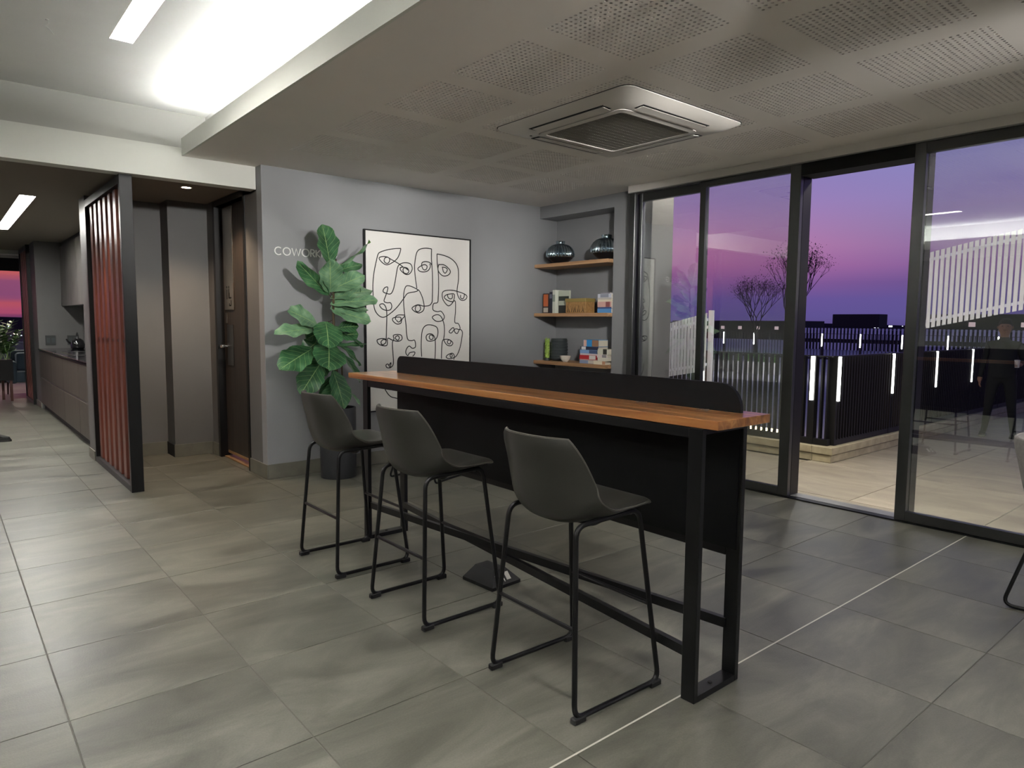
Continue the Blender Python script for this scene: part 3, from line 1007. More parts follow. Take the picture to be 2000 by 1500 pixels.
for (x, y, w, h, lit, lab) in [(95, 28, 12, 2.8, 3, 'far dark block with lit windows left of the photo centre horizon'), (120, 26, 10, 1.6, 2, 'small dark building on the horizon left of the plant room'),
                               (70, 2.5, 9, 4.6, 9, 'dark block with a lit window band behind the person outside'), (88, 14, 9, 3.0, 6, 'dark block with reddish lit floor right of the door post'),
                               (110, 70, 26, 2.0, 8, 'low building with scattered lights on the horizon at left')]:
    t = thing('distant_building', lab, 'building', (x, y, -8))
    bx('body', 'bldg_dark', (0, 8, -w/2, w/2, 0, 8+h), t)
    for k in range(lit):
        yy = -w/2+.5+(w-1.6)*k/max(1, lit-1)
        bx('lit_window', 'window_lit', (-.05, 0, yy, yy+.7, 8+h-1.5, 8+h-.95), t)
sgn = bx('lit_sign', 'sign_cyan', (60, 60.2, 7.15, 7.85, 1.05, 2.5)); tag(sgn, 'small cyan lit sign glowing in the distance', 'sign')
mb = MB()
for k in range(150):
    a = math.radians(rnd.uniform(10, 50)); r_ = rnd.uniform(240, 420)
    x, y, z = r_*math.cos(a), r_*math.sin(a), rnd.uniform(-6.5, 2.0)
    s = rnd.uniform(.15, .5)
    mb.box(x, x+.3, y-s, y+s, z, z+s)
for k in range(40):
    a = math.radians(rnd.uniform(80, 95)); r_ = rnd.uniform(240, 420)
    x, y, z = r_*math.cos(a), r_*math.sin(a), rnd.uniform(-6.5, 0)
    mb.box(x, x+.3, y-.3, y+.3, z, z+.3)
ct = mb.build('city_lights', 'city_light', smooth=False); tag(ct, 'scattered tiny lights of the city on the horizon', 'lights', kind='stuff')

# white slatted screens outside
def slant_screen(label, x, ys0, ys1, zb, zt, pitch, width, posts, edge=None):
    """vertical white fins between two slanting lines; zb/zt give height as a function of y"""
    t = thing('fin_screen', label, 'screen', (x, ys0, 0), group=None)
    y = ys0
    while y < ys1-1e-6:
        y1 = y+width
        b = MB(); b.prism([(y-ys0, zb(y)), (y1-ys0, zb(y1)), (y1-ys0, zt(y1)), (y-ys0, zt(y))], 0, .008, 'YZ')
        b.build('fin', 'slat_white', t, smooth=False)
        y += pitch
    for z_, dz in ((zb, .06), (zt, -.09)):
        b = MB(); b.prism([(0, z_(ys0)+dz), (ys1-ys0, z_(ys1)+dz), (ys1-ys0, z_(ys1)+dz+.03), (0, z_(ys0)+dz+.03)], .009, .030, 'YZ')
        b.build('rail', 'bldg_mid', t, smooth=False)
    for (p0, p1, z0, z1) in posts:
        bx('post', 'slat_white', (.03, .09, p0-ys0, p1-ys0, z0, z1), t)
    return t
slant_screen('white slatted fin screen with slanting edges, outside the leftmost pane', 6.75, 4.62, 7.0,
             lambda y: .90-(y-4.66)*.19, lambda y: 1.57-(y-4.62)*.235, .045, .032, [(4.58, 4.615, 0, 1.6)])
slant_screen('hanging white slatted fin screen with slanting lower edge, outside the right-hand window', 8.0, .6, 2.80,
             lambda y: 1.415+(2.79-y)*.225, lambda y: 2.205+(2.80-y)*.21, .050, .034, [(.50, .56, 0, 2.8)])

# terrace ceiling lamps over the doors (the light on the paving)
tl = bpy.data.lights.new('terrace_lamp', 'AREA'); tl.energy = 110; tl.shape = 'RECTANGLE'; tl.size = .12; tl.size_y = 6; tl.color = (1, .93, .82)
to = bpy.data.objects.new('terrace_lamp', tl); COL.objects.link(to); to.location = (5.95, 2.0, 2.95)
tag(to, 'linear lamp over the terrace doors', 'lamp')
struct(bx('eaves', 'plaster', (5.70, 6.4, -5, 5.2, 3.0, 3.1)))
# ================================================================== FURNITURE
# ---- bar table
TB = (2.148, 1.471, 0)
table = thing('bar_table', 'long black steel bar table with narrow reddish wood top and raised back panel', 'table', TB)
LX, LY = .302, 2.63      # leg frame depth and length between outer faces
for y0 in (0, LY-.062):
    b = MB()
    y1 = y0+.062; t_ = .025
    b.bbox(0, t_, y0, y1, 0, 1.062, r=.002); b.bbox(LX-t_, LX, y0, y1, 0, 1.062, r=.002)
    b.box(t_, LX-t_, y0+.001, y1-.001, 0, t_); b.box(t_, LX-t_, y0+.001, y1-.001, 1.04, 1.062)
    lf = b.build('leg_frame', 'black_metal', table, smooth=False)
    b = MB(); b.tube([(LX/2, y0+.031, t_), (LX/2, y0+.031, t_+.004)], .009, n=8); b.build('bolt', 'rubber', lf)
bx('lower_back_rail', 'black_metal', (LX-.027, LX-.002, .062, LY-.062, .512, .552), table, r=.002)
bx('upper_front_rail', 'black_metal', (.002, .027, .062, LY-.062, 1.022, 1.062), table, r=.002)
# two crossing stretchers
def stretcher(p, q, z0, z1, w=.025):
    p, q = Vector(p), Vector(q); d_ = (q-p).normalized(); n_ = Vector((-d_.y, d_.x))*w/2
    b = MB(); b.prism([(p+n_)[:], (p-n_)[:], (q-n_)[:], (q+n_)[:]], z0, z1)
    return b.build('stretcher', 'black_metal', table, smooth=False)
stretcher((.022, LY-.05), (LX-.020, .05), .210, .250)
stretcher((LX-.020, LY-.05), (.022, .05), .168, .207)
# back panel, from the lower rail up past the top, upper corners rounded
z0, z1, r_ = .545, 1.213, .10
pts = [(.015, z0), (LY+.02, z0)]+arc(LY+.02-.05, z1-.05, .05, 0, 90, 6)+arc(.015+r_, z1-r_, r_, 90, 180, 10)
b = MB(); b.prism(pts, LX-.030, LX-.012, 'YZ'); b.build('back_panel', 'black_panel', table, smooth=False)
# top of four glued boards
T0, T1 = -.065, 2.835
for k in range(4):
    x0 = -.0+.0885*k
    bx('tabletop_board', 'table_wood', (x0, x0+.0882, T0, T1, 1.064, 1.098), table, r=.0016)
for y in (.16, .48):
    b = MB(); b.tube([(LX-.05, y, 1.098), (LX-.05, y, 1.104)], .017, n=16)
    b.tube([(LX-.05, y+.035, 1.098), (LX-.05, y+.035, 1.103)], .009, n=12)
    b.build('cable_cap', 'chrome', table)

# ---- bar stools
def shell_mesh(prof, halfw, th, nu=20, lift=None, wrap=None):
    """upholstered bucket: profile (x,z) list from seat front to back top; halfw per profile point"""
    from mathutils.geometry import interpolate_bezier
    n = len(prof)
    # densify with catmull-rom
    def cr(P_, t):
        i = min(int(t), len(P_)-2); f = t-i
        g = lambda k: P_[max(0, min(len(P_)-1, k))]
        a, b_, c, d_ = g(i-1), g(i), g(i+1), g(i+2)
        return tuple(.5*((2*b_[q])+(-a[q]+c[q])*f+(2*a[q]-5*b_[q]+4*c[q]-d_[q])*f*f+(-a[q]+3*b_[q]-3*c[q]+d_[q])*f**3) for q in range(len(b_)))
    data = [(*p, hw, li, wr) for p, hw, li, wr in zip(prof, halfw, lift, wrap)]
    m = 34
    rows = [cr(data, (n-1)*i/m) for i in range(m+1)]
    P3 = []
    for i, (x, z, hw, li, wr) in enumerate(rows):
        row = []
        for j in range(nu+1):
            u = -1+2*j/nu
            uu = abs(u)**2.6
            row.append(Vector((x+wr*uu, hw*u*(1-.0*uu), z+li*uu)))
        P3.append(row)
    # round the outline at both ends
    def nrm(i, j):
        a = P3[min(i+1, m)][j]-P3[max(i-1, 0)][j]
        c = P3[i][min(j+1, nu)]-P3[i][max(j-1, 0)]
        return a.cross(c).normalized()
    for i in range(m+1):
        e = min(i, m-i)
        if e < 4:
            k = 1-(1-e/4)**2*(.14 if i < m/2 else .10)
            for j in range(nu+1): P3[i][j].y *= k
    Nn = [[nrm(i, j) for j in range(nu+1)] for i in range(m+1)]
    vs = []; fs = []
    def tk(i, j):
        e = min(i, m-i, j*1.0, (nu-j)*1.0)
        return th*(.45 if e < 1 else .82 if e < 2 else 1)
    A = []; B_ = []
    for i in range(m+1):
        A.append([]); B_.append([])
        for j in range(nu+1):
            A[i].append(len(vs)); vs.append(P3[i][j]+Nn[i][j]*tk(i, j)/2)
            B_[i].append(len(vs)); vs.append(P3[i][j]-Nn[i][j]*tk(i, j)/2)
    for i in range(m):
        for j in range(nu):
            fs.append((A[i][j], A[i][j+1], A[i+1][j+1], A[i+1][j]))
            fs.append((B_[i][j], B_[i+1][j], B_[i+1][j+1], B_[i][j+1]))
    for i in range(m):
        fs.append((A[i][0], A[i+1][0], B_[i+1][0], B_[i][0])); fs.append((A[i][nu], B_[i][nu], B_[i+1][nu], A[i+1][nu]))
    for j in range(nu):
        fs.append((A[0][j], B_[0][j], B_[0][j+1], A[0][j+1])); fs.append((A[m][j], A[m][j+1], B_[m][j+1], B_[m][j]))
    mb = MB(); mb.add(vs, fs)
    edge = [P3[i][0] for i in range(m+1)]+[P3[m][j] for j in range(1, nu+1)]+[P3[i][nu] for i in range(m-1, -1, -1)]+[P3[0][j] for j in range(nu-1, 0, -1)]
    return mb, edge, P3
S_PROF = [(.225, .728), (.20, .742), (.10, .735), (-.02, .712), (-.115, .698), (-.185, .722), (-.228, .80), (-.256, .92), (-.285, 1.035)]
S_HW = [.190, .205, .220, .234, .244, .244, .232, .214, .198]
S_LIFT = [0, .002, .012, .04, .088, .095, .055, .02, -.004]
S_WRAP = [0, 0, 0, .0, .02, .06, .10, .09, .065]
def make_stool(label, loc, rz):
    t = thing('bar_stool', label, 'bar stool', loc, rz, 'upholstered bar stools at the bar table')
    mb, edge, P3 = shell_mesh(S_PROF, S_HW, .030, lift=S_LIFT, wrap=S_WRAP)
    sh = mb.build('seat_shell', 'leather', t)
    sm = sh.data
    for p in sm.polygons: p.use_smooth = True
    b = MB(); b.tube(edge, .0042, n=6, closed=True); b.build('piping', 'piping', sh)
    # seam across the outside of the back
    row = P3[20]
    b = MB(); b.tube([p+Vector((-.017, 0, -.006)) for p in row[1:-1]], .0016, n=5); b.build('seam', 'rubber', sh)
    hb, ht = .250, .195
    for s in (-1, 1):
        zt = .722
        pts = fillet([(-.235, s*hb, .018), (.225, s*hb, .018), (.145, s*ht, zt), (-.185, s*ht, zt-.012), (-.235, s*hb, .018)], .05, 6)
        # closed loop: start in the middle of the runner
        pts = fillet([(0, s*hb, .018), (.228, s*hb, .018), (.150, s*ht, zt+.0), (-.190, s*ht, zt-.012), (-.236, s*hb, .018), (0, s*hb, .018)], .05, 6)
        b = MB(); b.tube(pts, .0105, n=10, cap=False); lf = b.build('leg_frame', 'black_metal', t)
        for x in (-.215, .205):
            c = MB(); c.bbox(x-.03, x+.03, s*hb-.014, s*hb+.014, 0, .024, r=.004); c.build('foot_cap', 'rubber', lf, smooth=False)
    for x0, z in ((-.2135, .335), (.193, .335)):
        k = (z-.018)/(.722-.018); y = hb+(ht-hb)*k
        b = MB(); b.tube([(x0, -y, z), (x0, y, z)], .0085, n=8); b.build('footrest', 'black_metal', t)
    b = MB()
    for x, zz in ((-.06, .684), (.11, .706)): b.tube(fillet([(x, -ht, .714), (x, -ht*.75, zz), (x, ht*.75, zz), (x, ht, .714)], .03), .009, n=8)
    b.box(.0, .14, -.10, .10, .690, .700)
    b.build('under_frame', 'black_metal', t)
    return t
st0 = make_stool('dark leather bar stool at the far end of the bar table, beside the potted fig', (1.905, 3.765, 0), 0)
dup(st0, (1.925, 2.902, 0), math.radians(.5), 'dark leather bar stool in the middle of the three at the bar table')
dup(st0, (1.945, 1.912, 0), math.radians(-1.5), 'dark leather bar stool nearest the camera, at the near end of the bar table')

# ---- power box on the floor
pb = thing('floor_power_box', 'black sloping power outlet box on the floor under the table', 'power box', (2.33, 2.95, 0), math.radians(4))
b = MB()
lo = [(-.105, -.125), (.105, -.125), (.105, .125), (-.105, .125)]; hi = [(-.045, -.065), (.045, -.065), (.045, .085), (-.045, .085)]
b.add([(*p, 0) for p in lo]+[(*p, .018) for p in lo]+[(*p, .085) for p in hi], [(3, 2, 1, 0)]+[(i, (i+1) % 4, 4+(i+1) % 4, 4+i) for i in range(4)]+[(4+i, 4+(i+1) % 4, 8+(i+1) % 4, 8+i) for i in range(4)]+[(8, 9, 10, 11)])
b.build('housing', 'black_metal', pb, smooth=False)
def onslope(x0, x1, z0, z1, name, m):      # pads on the face that looks at the camera side (-y)
    f = lambda x, z: (x, -.125+(z-.018)/(.067)*.06-.002, z)
    b = MB(); b.add([f(x0, z0), f(x1, z0), f(x1, z1), f(x0, z1)]+[(f(x0, z0)[0], f(x0, z0)[1]+.004, z0), (x1, f(x1, z0)[1]+.004, z0), (x1, f(x1, z1)[1]+.004, z1), (x0, f(x0, z1)[1]+.004, z1)],
                    [(0, 1, 2, 3), (7, 6, 5, 4), (0, 4, 5, 1), (1, 5, 6, 2), (2, 6, 7, 3), (3, 7, 4, 0)])
    b.build(name, m, pb, smooth=False)
onslope(-.055, -.035, .045, .062, 'socket', 'white_plastic'); onslope(-.055, -.035, .026, .040, 'socket', 'white_plastic')
onslope(.015, .045, .034, .068, 'socket', 'white_plastic'); onslope(-.005, .0, .03, .05, 'socket', 'white_plastic')

# ---- framed line drawing
art = thing('framed_artwork', 'tall framed white canvas with black one-line faces on the grey wall', 'picture', (3.252, YA-.002, .539))
AW, AH = 1.285, 1.803
b = MB()
f_ = .012
b.box(0, AW, -.035, 0, 0, f_); b.box(0, AW, -.035, 0, AH-f_, AH); b.box(0, f_, -.035, 0, f_, AH-f_); b.box(AW-f_, AW, -.035, 0, f_, AH-f_)
b.build('frame', 'black_metal', art, smooth=False)
bx('canvas', 'canvas', (f_, AW-f_, -.024, -.002, f_, AH-f_), art)
ART = [
    [(0.412, 1.644), (0.337, 1.636), (0.253, 1.618), (0.18, 1.592), (0.152, 1.567), (0.13, 1.493), (0.107, 1.396), (0.092, 1.279), (0.093, 1.162), (0.103, 1.046), (0.13, 0.988), (0.179, 0.951), (0.229, 0.954), (0.303, 1.0), (0.373, 1.061), (0.443, 1.143), (0.49, 1.195), (0.585, 1.216), (0.609, 1.234), (0.549, 1.262), (0.49, 1.273), (0.461, 1.254), (0.443, 1.193), (0.44, 1.103), (0.451, 0.982), (0.467, 0.871), (0.475, 0.769), (0.493, 0.718), (0.534, 0.71), (0.57, 0.712), (0.579, 0.646), (0.54, 0.631), (0.504, 0.655), (0.472, 0.627), (0.462, 0.586), (0.486, 0.557), (0.51, 0.585), (0.567, 0.592), (0.567, 0.569), (0.545, 0.548)],
    [(0.412, 1.644), (0.4, 1.599), (0.371, 1.543), (0.319, 1.5), (0.251, 1.47), (0.201, 1.488), (0.163, 1.529), (0.196, 1.548), (0.252, 1.548), (0.297, 1.528), (0.376, 1.494), (0.433, 1.462)],
    [(0.218, 1.518), (0.235, 1.541), (0.269, 1.543), (0.283, 1.518), (0.263, 1.487), (0.231, 1.49), (0.216, 1.516)],
    [(0.433, 1.462), (0.404, 1.446), (0.412, 1.421), (0.468, 1.386), (0.515, 1.397), (0.544, 1.444), (0.527, 1.493), (0.469, 1.504), (0.41, 1.491), (0.376, 1.459), (0.358, 1.389), (0.338, 1.289), (0.317, 1.219), (0.288, 1.183), (0.237, 1.188), (0.204, 1.205), (0.221, 1.24), (0.255, 1.251), (0.254, 1.217), (0.231, 1.157), (0.214, 1.109), (0.248, 1.093), (0.287, 1.094), (0.302, 1.06), (0.286, 1.025), (0.241, 1.017), (0.191, 1.033), (0.164, 1.069), (0.203, 1.082), (0.234, 1.048), (0.244, 0.979), (0.24, 0.85), (0.233, 0.711), (0.215, 0.682), (0.187, 0.674), (0.176, 0.702), (0.205, 0.726), (0.238, 0.716)],
    [(0.433, 1.433), (0.457, 1.456), (0.491, 1.446), (0.503, 1.416), (0.479, 1.395), (0.445, 1.403), (0.433, 1.433)],
    [(0.399, 1.45), (0.445, 1.458), (0.497, 1.431)],
    [(0.238, 0.716), (0.222, 0.731), (0.177, 0.734), (0.132, 0.72), (0.148, 0.683), (0.198, 0.664), (0.244, 0.669), (0.253, 0.736), (0.307, 0.718), (0.37, 0.705), (0.416, 0.724), (0.411, 0.765), (0.364, 0.775), (0.318, 0.765), (0.324, 0.73), (0.306, 0.69), (0.311, 0.59), (0.316, 0.509), (0.31, 0.464), (0.281, 0.44), (0.241, 0.441), (0.23, 0.467), (0.253, 0.476), (0.27, 0.45), (0.281, 0.435)],
    [(0.341, 0.75), (0.37, 0.762), (0.387, 0.74), (0.37, 0.715), (0.344, 0.73), (0.341, 0.75)],
    [(0.781, 1.666), (0.707, 1.668), (0.635, 1.651), (0.599, 1.613), (0.581, 1.541), (0.572, 1.46), (0.583, 1.35), (0.599, 1.249)],
    [(0.781, 1.666), (0.778, 1.574), (0.786, 1.482), (0.792, 1.349), (0.789, 1.142), (0.776, 1.1), (0.748, 1.077), (0.68, 1.069), (0.608, 1.081), (0.542, 1.049), (0.56, 1.019), (0.62, 0.997), (0.674, 1.021), (0.687, 1.068), (0.669, 1.149), (0.633, 1.22), (0.606, 1.239)],
    [(0.786, 1.493), (0.762, 1.522), (0.707, 1.531), (0.664, 1.516), (0.661, 1.48), (0.682, 1.446), (0.713, 1.45), (0.725, 1.484), (0.694, 1.498), (0.646, 1.48), (0.612, 1.452), (0.634, 1.428), (0.682, 1.422), (0.737, 1.439), (0.765, 1.481), (0.758, 1.512)],
    [(0.578, 1.045), (0.596, 1.074), (0.632, 1.072), (0.642, 1.036), (0.614, 1.01), (0.584, 1.02), (0.578, 1.045)],
    [(0.849, 1.618), (0.93, 1.61), (1.019, 1.585), (1.09, 1.537), (1.123, 1.47), (1.126, 1.364), (1.11, 1.268), (1.11, 1.215), (1.136, 1.162), (1.176, 1.14), (1.223, 1.154), (1.24, 1.187), (1.203, 1.212), (1.11, 1.236), (1.032, 1.246), (0.955, 1.239), (0.917, 1.214), (0.919, 1.156), (0.955, 1.105), (0.993, 1.079), (1.032, 1.096), (1.064, 1.139), (1.071, 1.203), (1.019, 1.206), (0.968, 1.194), (0.94, 1.167), (0.981, 1.137), (1.045, 1.123), (1.084, 1.129), (1.087, 1.022), (1.078, 0.905), (1.124, 0.889), (1.147, 0.846), (1.137, 0.825), (1.084, 0.83), (1.032, 0.787), (1.004, 0.804), (1.058, 0.846), (1.078, 0.798), (1.111, 0.782), (1.143, 0.825), (1.179, 0.798), (1.17, 0.722), (1.15, 0.636), (1.117, 0.561), (1.078, 0.524), (1.006, 0.51), (0.965, 0.527), (0.987, 0.553), (1.045, 0.568), (1.071, 0.54), (1.065, 0.497)],
    [(0.849, 1.618), (0.852, 1.517), (0.864, 1.435), (0.869, 1.301), (0.864, 1.175), (0.854, 1.111), (0.804, 1.096), (0.797, 1.033), (0.853, 1.014), (0.898, 1.019), (0.936, 0.978), (0.939, 0.946), (0.904, 0.917), (0.841, 0.912), (0.788, 0.95), (0.822, 0.977), (0.872, 0.979), (0.91, 0.946), (0.939, 0.872), (0.942, 0.777), (0.935, 0.714), (0.974, 0.66), (1.026, 0.649), (1.052, 0.68), (1.006, 0.715), (0.942, 0.719), (0.916, 0.698), (0.906, 0.608), (0.903, 0.513)],
    [(0.87, 1.508), (0.93, 1.511), (0.981, 1.488), (1.019, 1.448), (1.0, 1.411), (0.942, 1.392), (0.892, 1.411), (0.861, 1.456), (0.87, 1.508)],
    [(0.911, 1.484), (0.955, 1.482), (0.981, 1.462), (0.955, 1.424), (0.93, 1.439), (0.917, 1.479)],
    [(0.987, 1.205), (0.987, 1.174), (1.013, 1.153), (1.045, 1.165), (1.045, 1.202)],
    [(1.156, 1.2), (1.156, 1.168), (1.183, 1.158), (1.203, 1.186), (1.203, 1.218)],
    [(0.654, 0.541), (0.649, 0.644), (0.655, 0.768), (0.673, 0.835), (0.716, 0.87), (0.778, 0.872), (0.841, 0.851), (0.859, 0.809), (0.853, 0.757), (0.828, 0.72), (0.778, 0.703), (0.728, 0.708), (0.71, 0.742), (0.728, 0.773), (0.778, 0.778), (0.815, 0.746), (0.825, 0.694), (0.825, 0.599), (0.821, 0.515)],
    [(0.747, 0.747), (0.765, 0.768), (0.796, 0.755), (0.793, 0.726), (0.763, 0.721), (0.747, 0.747)],
    [(0.98, 0.697), (1.0, 0.713), (1.026, 0.7), (1.013, 0.67), (0.987, 0.676), (0.98, 0.697)],
    [(1.013, 0.547), (1.032, 0.561), (1.045, 0.539), (1.026, 0.522), (1.013, 0.547)],
    [(0.348, 0.921), (0.343, 0.951), (0.372, 0.971), (0.418, 0.974), (0.453, 0.967), (0.418, 0.926), (0.406, 0.891), (0.36, 0.881), (0.316, 0.91), (0.314, 0.94), (0.372, 0.951), (0.406, 0.946), (0.404, 0.916), (0.377, 0.901), (0.354, 0.921)],
    [(0.281, 0.435), (0.287, 0.49), (0.264, 0.46)],
    [(0.193, 0.318), (0.204, 0.25), (0.244, 0.18), (0.286, 0.141), (0.327, 0.128)],
    [(0.193, 0.318), (0.188, 0.355)],
    [(0.327, 0.128), (0.503, 0.074), (0.577, -0.013), (0.539, -0.172)]]
def smooth2(p, n=5):
    if len(p) < 3: return p
    o = []
    for i in range(len(p)-1):
        g = lambda k: p[max(0, min(len(p)-1, k))]
        a, b_, c, d_ = g(i-1), g(i), g(i+1), g(i+2)
        for k in range(n):
            f = k/n
            o.append(tuple(.5*((2*b_[q])+(-a[q]+c[q])*f+(2*a[q]-5*b_[q]+4*c[q]-d_[q])*f*f+(-a[q]+3*b_[q]-3*c[q]+d_[q])*f**3) for q in (0, 1)))
    o.append(p[-1])
    return o
b = MB()
for k, s in enumerate(ART):
    q = smooth2(s)
    r = MB(); r.ribbon(q, .0095, .0012+.0001*(k % 5)); b.add(r.v, r.f)
ink = b.build('line_drawing', 'ink', art, smooth=False, loc=(0, -.0242, 0))

# ---- wall lettering COWORKING
let = thing('wall_lettering', 'thin white letters reading COWORKING on the grey wall', 'sign', (2.376, YA-.001, 2.038))
h_ = .066; w_ = .0095
def ring(cx, a0, a1, r=.0335, n=22):
    return [(cx+r*math.cos(math.radians(a0+(a1-a0)*i/n)), h_/2+r*math.sin(math.radians(a0+(a1-a0)*i/n))) for i in range(n+1)]
def C_(x): return [(ring(x+.034, 48, 312), False)], .070
def O_(x): return [(ring(x+.036, 0, 360*21/22, n=21), True)], .080
def W_(x): return [([(x, h_), (x+.021, 0), (x+.041, h_), (x+.061, 0), (x+.082, h_)], False)], .089
def R_(x): return [([(x, 0), (x, h_)], False), ([(x, h_), (x+.019, h_)]+[(x+.019+.0165*math.cos(math.radians(a)), h_-.0165+.0165*math.sin(math.radians(a))) for a in range(75, -91, -15)]+[(x, h_-.033)], False), ([(x+.014, h_-.033), (x+.038, 0)], False)], .050
def K_(x): return [([(x, 0), (x, h_)], False), ([(x+.038, h_), (x+.003, .030), (x+.041, 0)], False)], .053
def I_(x): return [([(x, 0), (x, h_)], False)], .018
def N_(x): return [([(x, 0), (x, h_), (x+.046, 0), (x+.046, h_)], False)], .060
def G_(x): return [(ring(x+.034, 42, 345), False), ([(x+.038, .030), (x+.068, .030)], False)], .075
x = 0; k = 0
for f in (C_, O_, W_, O_, R_, K_, I_, N_, G_):
    st, adv = f(x)
    b = MB()
    for pts, cl in st:
        r = MB(); r.ribbon(pts, w_, .008, closed=cl); b.add(r.v, r.f)
    b.build('letter', 'white_letter', let, smooth=False, loc=(0, 0, 0))
    x += adv*1.06

# ---- niche shelves and what stands on them
def shelf(z, label):
    t = thing('floating_shelf', label, 'shelf', (5.50, 5.59, z))
    b = MB(); b.bbox(0, .362, -.583, .583, -.040, 0, r=.002); b.build('board', 'shelf_wood', t, smooth=False)
    for y in (-.4, .4):
        c = MB(); c.tube([(.30, y, -.042), (.30, y, -.038)], .006, n=8); c.build('screw', 'steel_dark', t)
    return t
Z1, Z2, Z3 = 2.128, 1.556, .996
shelf(Z1, 'upper light-oak shelf in the wall niche, holding two vases')
shelf(Z2, 'middle light-oak shelf in the wall niche, with books and a box')
shelf(Z3, 'lower light-oak shelf in the wall niche, with books and a cactus pot')
def vase(label, loc, s):
    t = thing('vase', label, 'vase', loc, group='ribbed metallic vases')
    up = []
    H_ = [(.170, .085), (.182, .098), (.186, .13), (.178, .175), (.155, .215), (.122, .245), (.088, .262), (.062, .268)]
    for i, (r, z) in enumerate(H_): up.append((r*s, z*s, .055 if 0 < i < 6 else .01))
    b = MB(); b.lathe([(.072*s, 0), (.105*s, .025*s), (.145*s, .06*s), (.170*s, .085*s)], n=48, caps=(True, False)); b.build('base', 'vase_dark', t)
    b = MB(); b.lathe(up, n=208, count=26, caps=(False, False)); b.build('ribbed_body', 'vase_chrome', t)
    b = MB(); b.lathe([(.062*s, .266*s), (.060*s, .285*s), (.066*s, .305*s), (.062*s, .307*s), (.054*s, .290*s), (.052*s, .27*s)], n=32, caps=(False, True)); b.build('neck', 'vase_chrome', t)
    return t
vase('mirrored ribbed vase at the left end of the upper shelf', (5.66, 5.90, Z1), .86)
vase('mirrored ribbed vase at the right end of the upper shelf', (5.68, 5.195, Z1), .90)
BOOKC = {}
def bookmat(c):
    if c not in BOOKC:
        BOOKC[c] = 'book_%d' % len(BOOKC); mat(BOOKC[c], c, .5)
    return BOOKC[c]
def book(label, loc, t_, h, d_, col, band=None, lying=False, rz=0, group=None, lean=0):
    """standing: thickness along y, spine towards -x; lying: spine towards -x, thickness up"""
    t = thing('book', label, 'book', loc, rz, group)
    cm = bookmat(col)
    cv_ = MB(); pg = MB()
    c = .003
    if lying:   # h = spine length along y
        cv_.box(0, d_, -h/2, h/2, 0, c); cv_.box(0, d_, -h/2, h/2, t_-c, t_); cv_.box(0, c, -h/2, h/2, c, t_-c)
        pg.box(c, d_-.004, -h/2+.004, h/2-.004, c, t_-c)
    else:
        cv_.box(0, d_, -t_/2, -t_/2+c, 0, h); cv_.box(0, d_, t_/2-c, t_/2, 0, h); cv_.box(0, c, -t_/2+c, t_/2-c, 0, h)
        pg.box(c, d_-.004, -t_/2+c, t_/2-c, .003, h-.004)
    cv_.build('cover', cm, t, smooth=False); pg.build('pages', 'paper', t, smooth=False)
    if band:
        for (a, e, bc) in band:
            bb = MB()
            if lying: bb.box(-.0012, .001, -h/2+a*h, -h/2+e*h, .002, t_-.002)
            else: bb.box(-.0012, .001, -t_/2+.002, t_/2-.002, a*h, e*h)
            bb.build('spine_print', bookmat(bc), t, smooth=False)
    if lean: t.rotation_euler[0] = lean
    return t
# middle shelf: standing books on the left, a wicker-look box, a stack on the right
gx = 5.60
book('orange and black paperback standing leftmost on the middle shelf', (gx, 6.075, Z2), .085, .235, .16, (60, 50, 52), [(.35, .95, (196, 104, 62)), (.05, .28, (190, 186, 176))])
book('dark blue book standing second from left on the middle shelf', (gx+.01, 6.0, Z2), .045, .250, .16, (52, 54, 66), [(.7, .9, (120, 124, 140))])
book('slim black book standing third on the middle shelf', (gx+.01, 5.962, Z2), .026, .255, .16, (40, 42, 50), [(.2, .8, (96, 104, 120))])
t = book('tall white hardback standing with its cover showing behind the box', (gx-.02, 5.915, Z2), .045, .270, .17, (214, 218, 206), [(.5, .8, (150, 160, 150))])
t = book('pale green paperback cover facing out beside the white hardback', (gx+.02, 5.79, Z2), .17, .262, .03, (188, 196, 180), [(.0, .35, (40, 42, 40)), (.55, .75, (50, 60, 54))])
wb = thing('storage_box', 'small wooden storage box with leaf pattern and lid on the middle shelf', 'box', (5.56, 5.56, Z2), math.radians(3))
bx('body', 'wicker', (0, .16, -.17, .13, 0, .135), wb, r=.004)
bx('lid', 'wicker_lid', (-.006, .166, -.176, .136, .125, .165), wb, r=.004)
b = MB()
rnd = random.Random(2)
for k in range(9):
    y = -.15+.03*k; h = rnd.uniform(.04, .1)
    b.add([(-.0015, y, .01), (-.0015, y+.012, .012), (-.0015, y+rnd.uniform(-.03, .04), .01+h)], [(0, 1, 2)])
b.build('leaf_print', 'stem_bark', wb, smooth=False)
def stack(x, y, z, items, group):
    for (t_, h, d_, col, band, dx, dy, rz, lab) in items:
        book(lab, (x+dx, y+dy, z), t_, h, d_, col, band, True, rz, None); z += t_+.0006
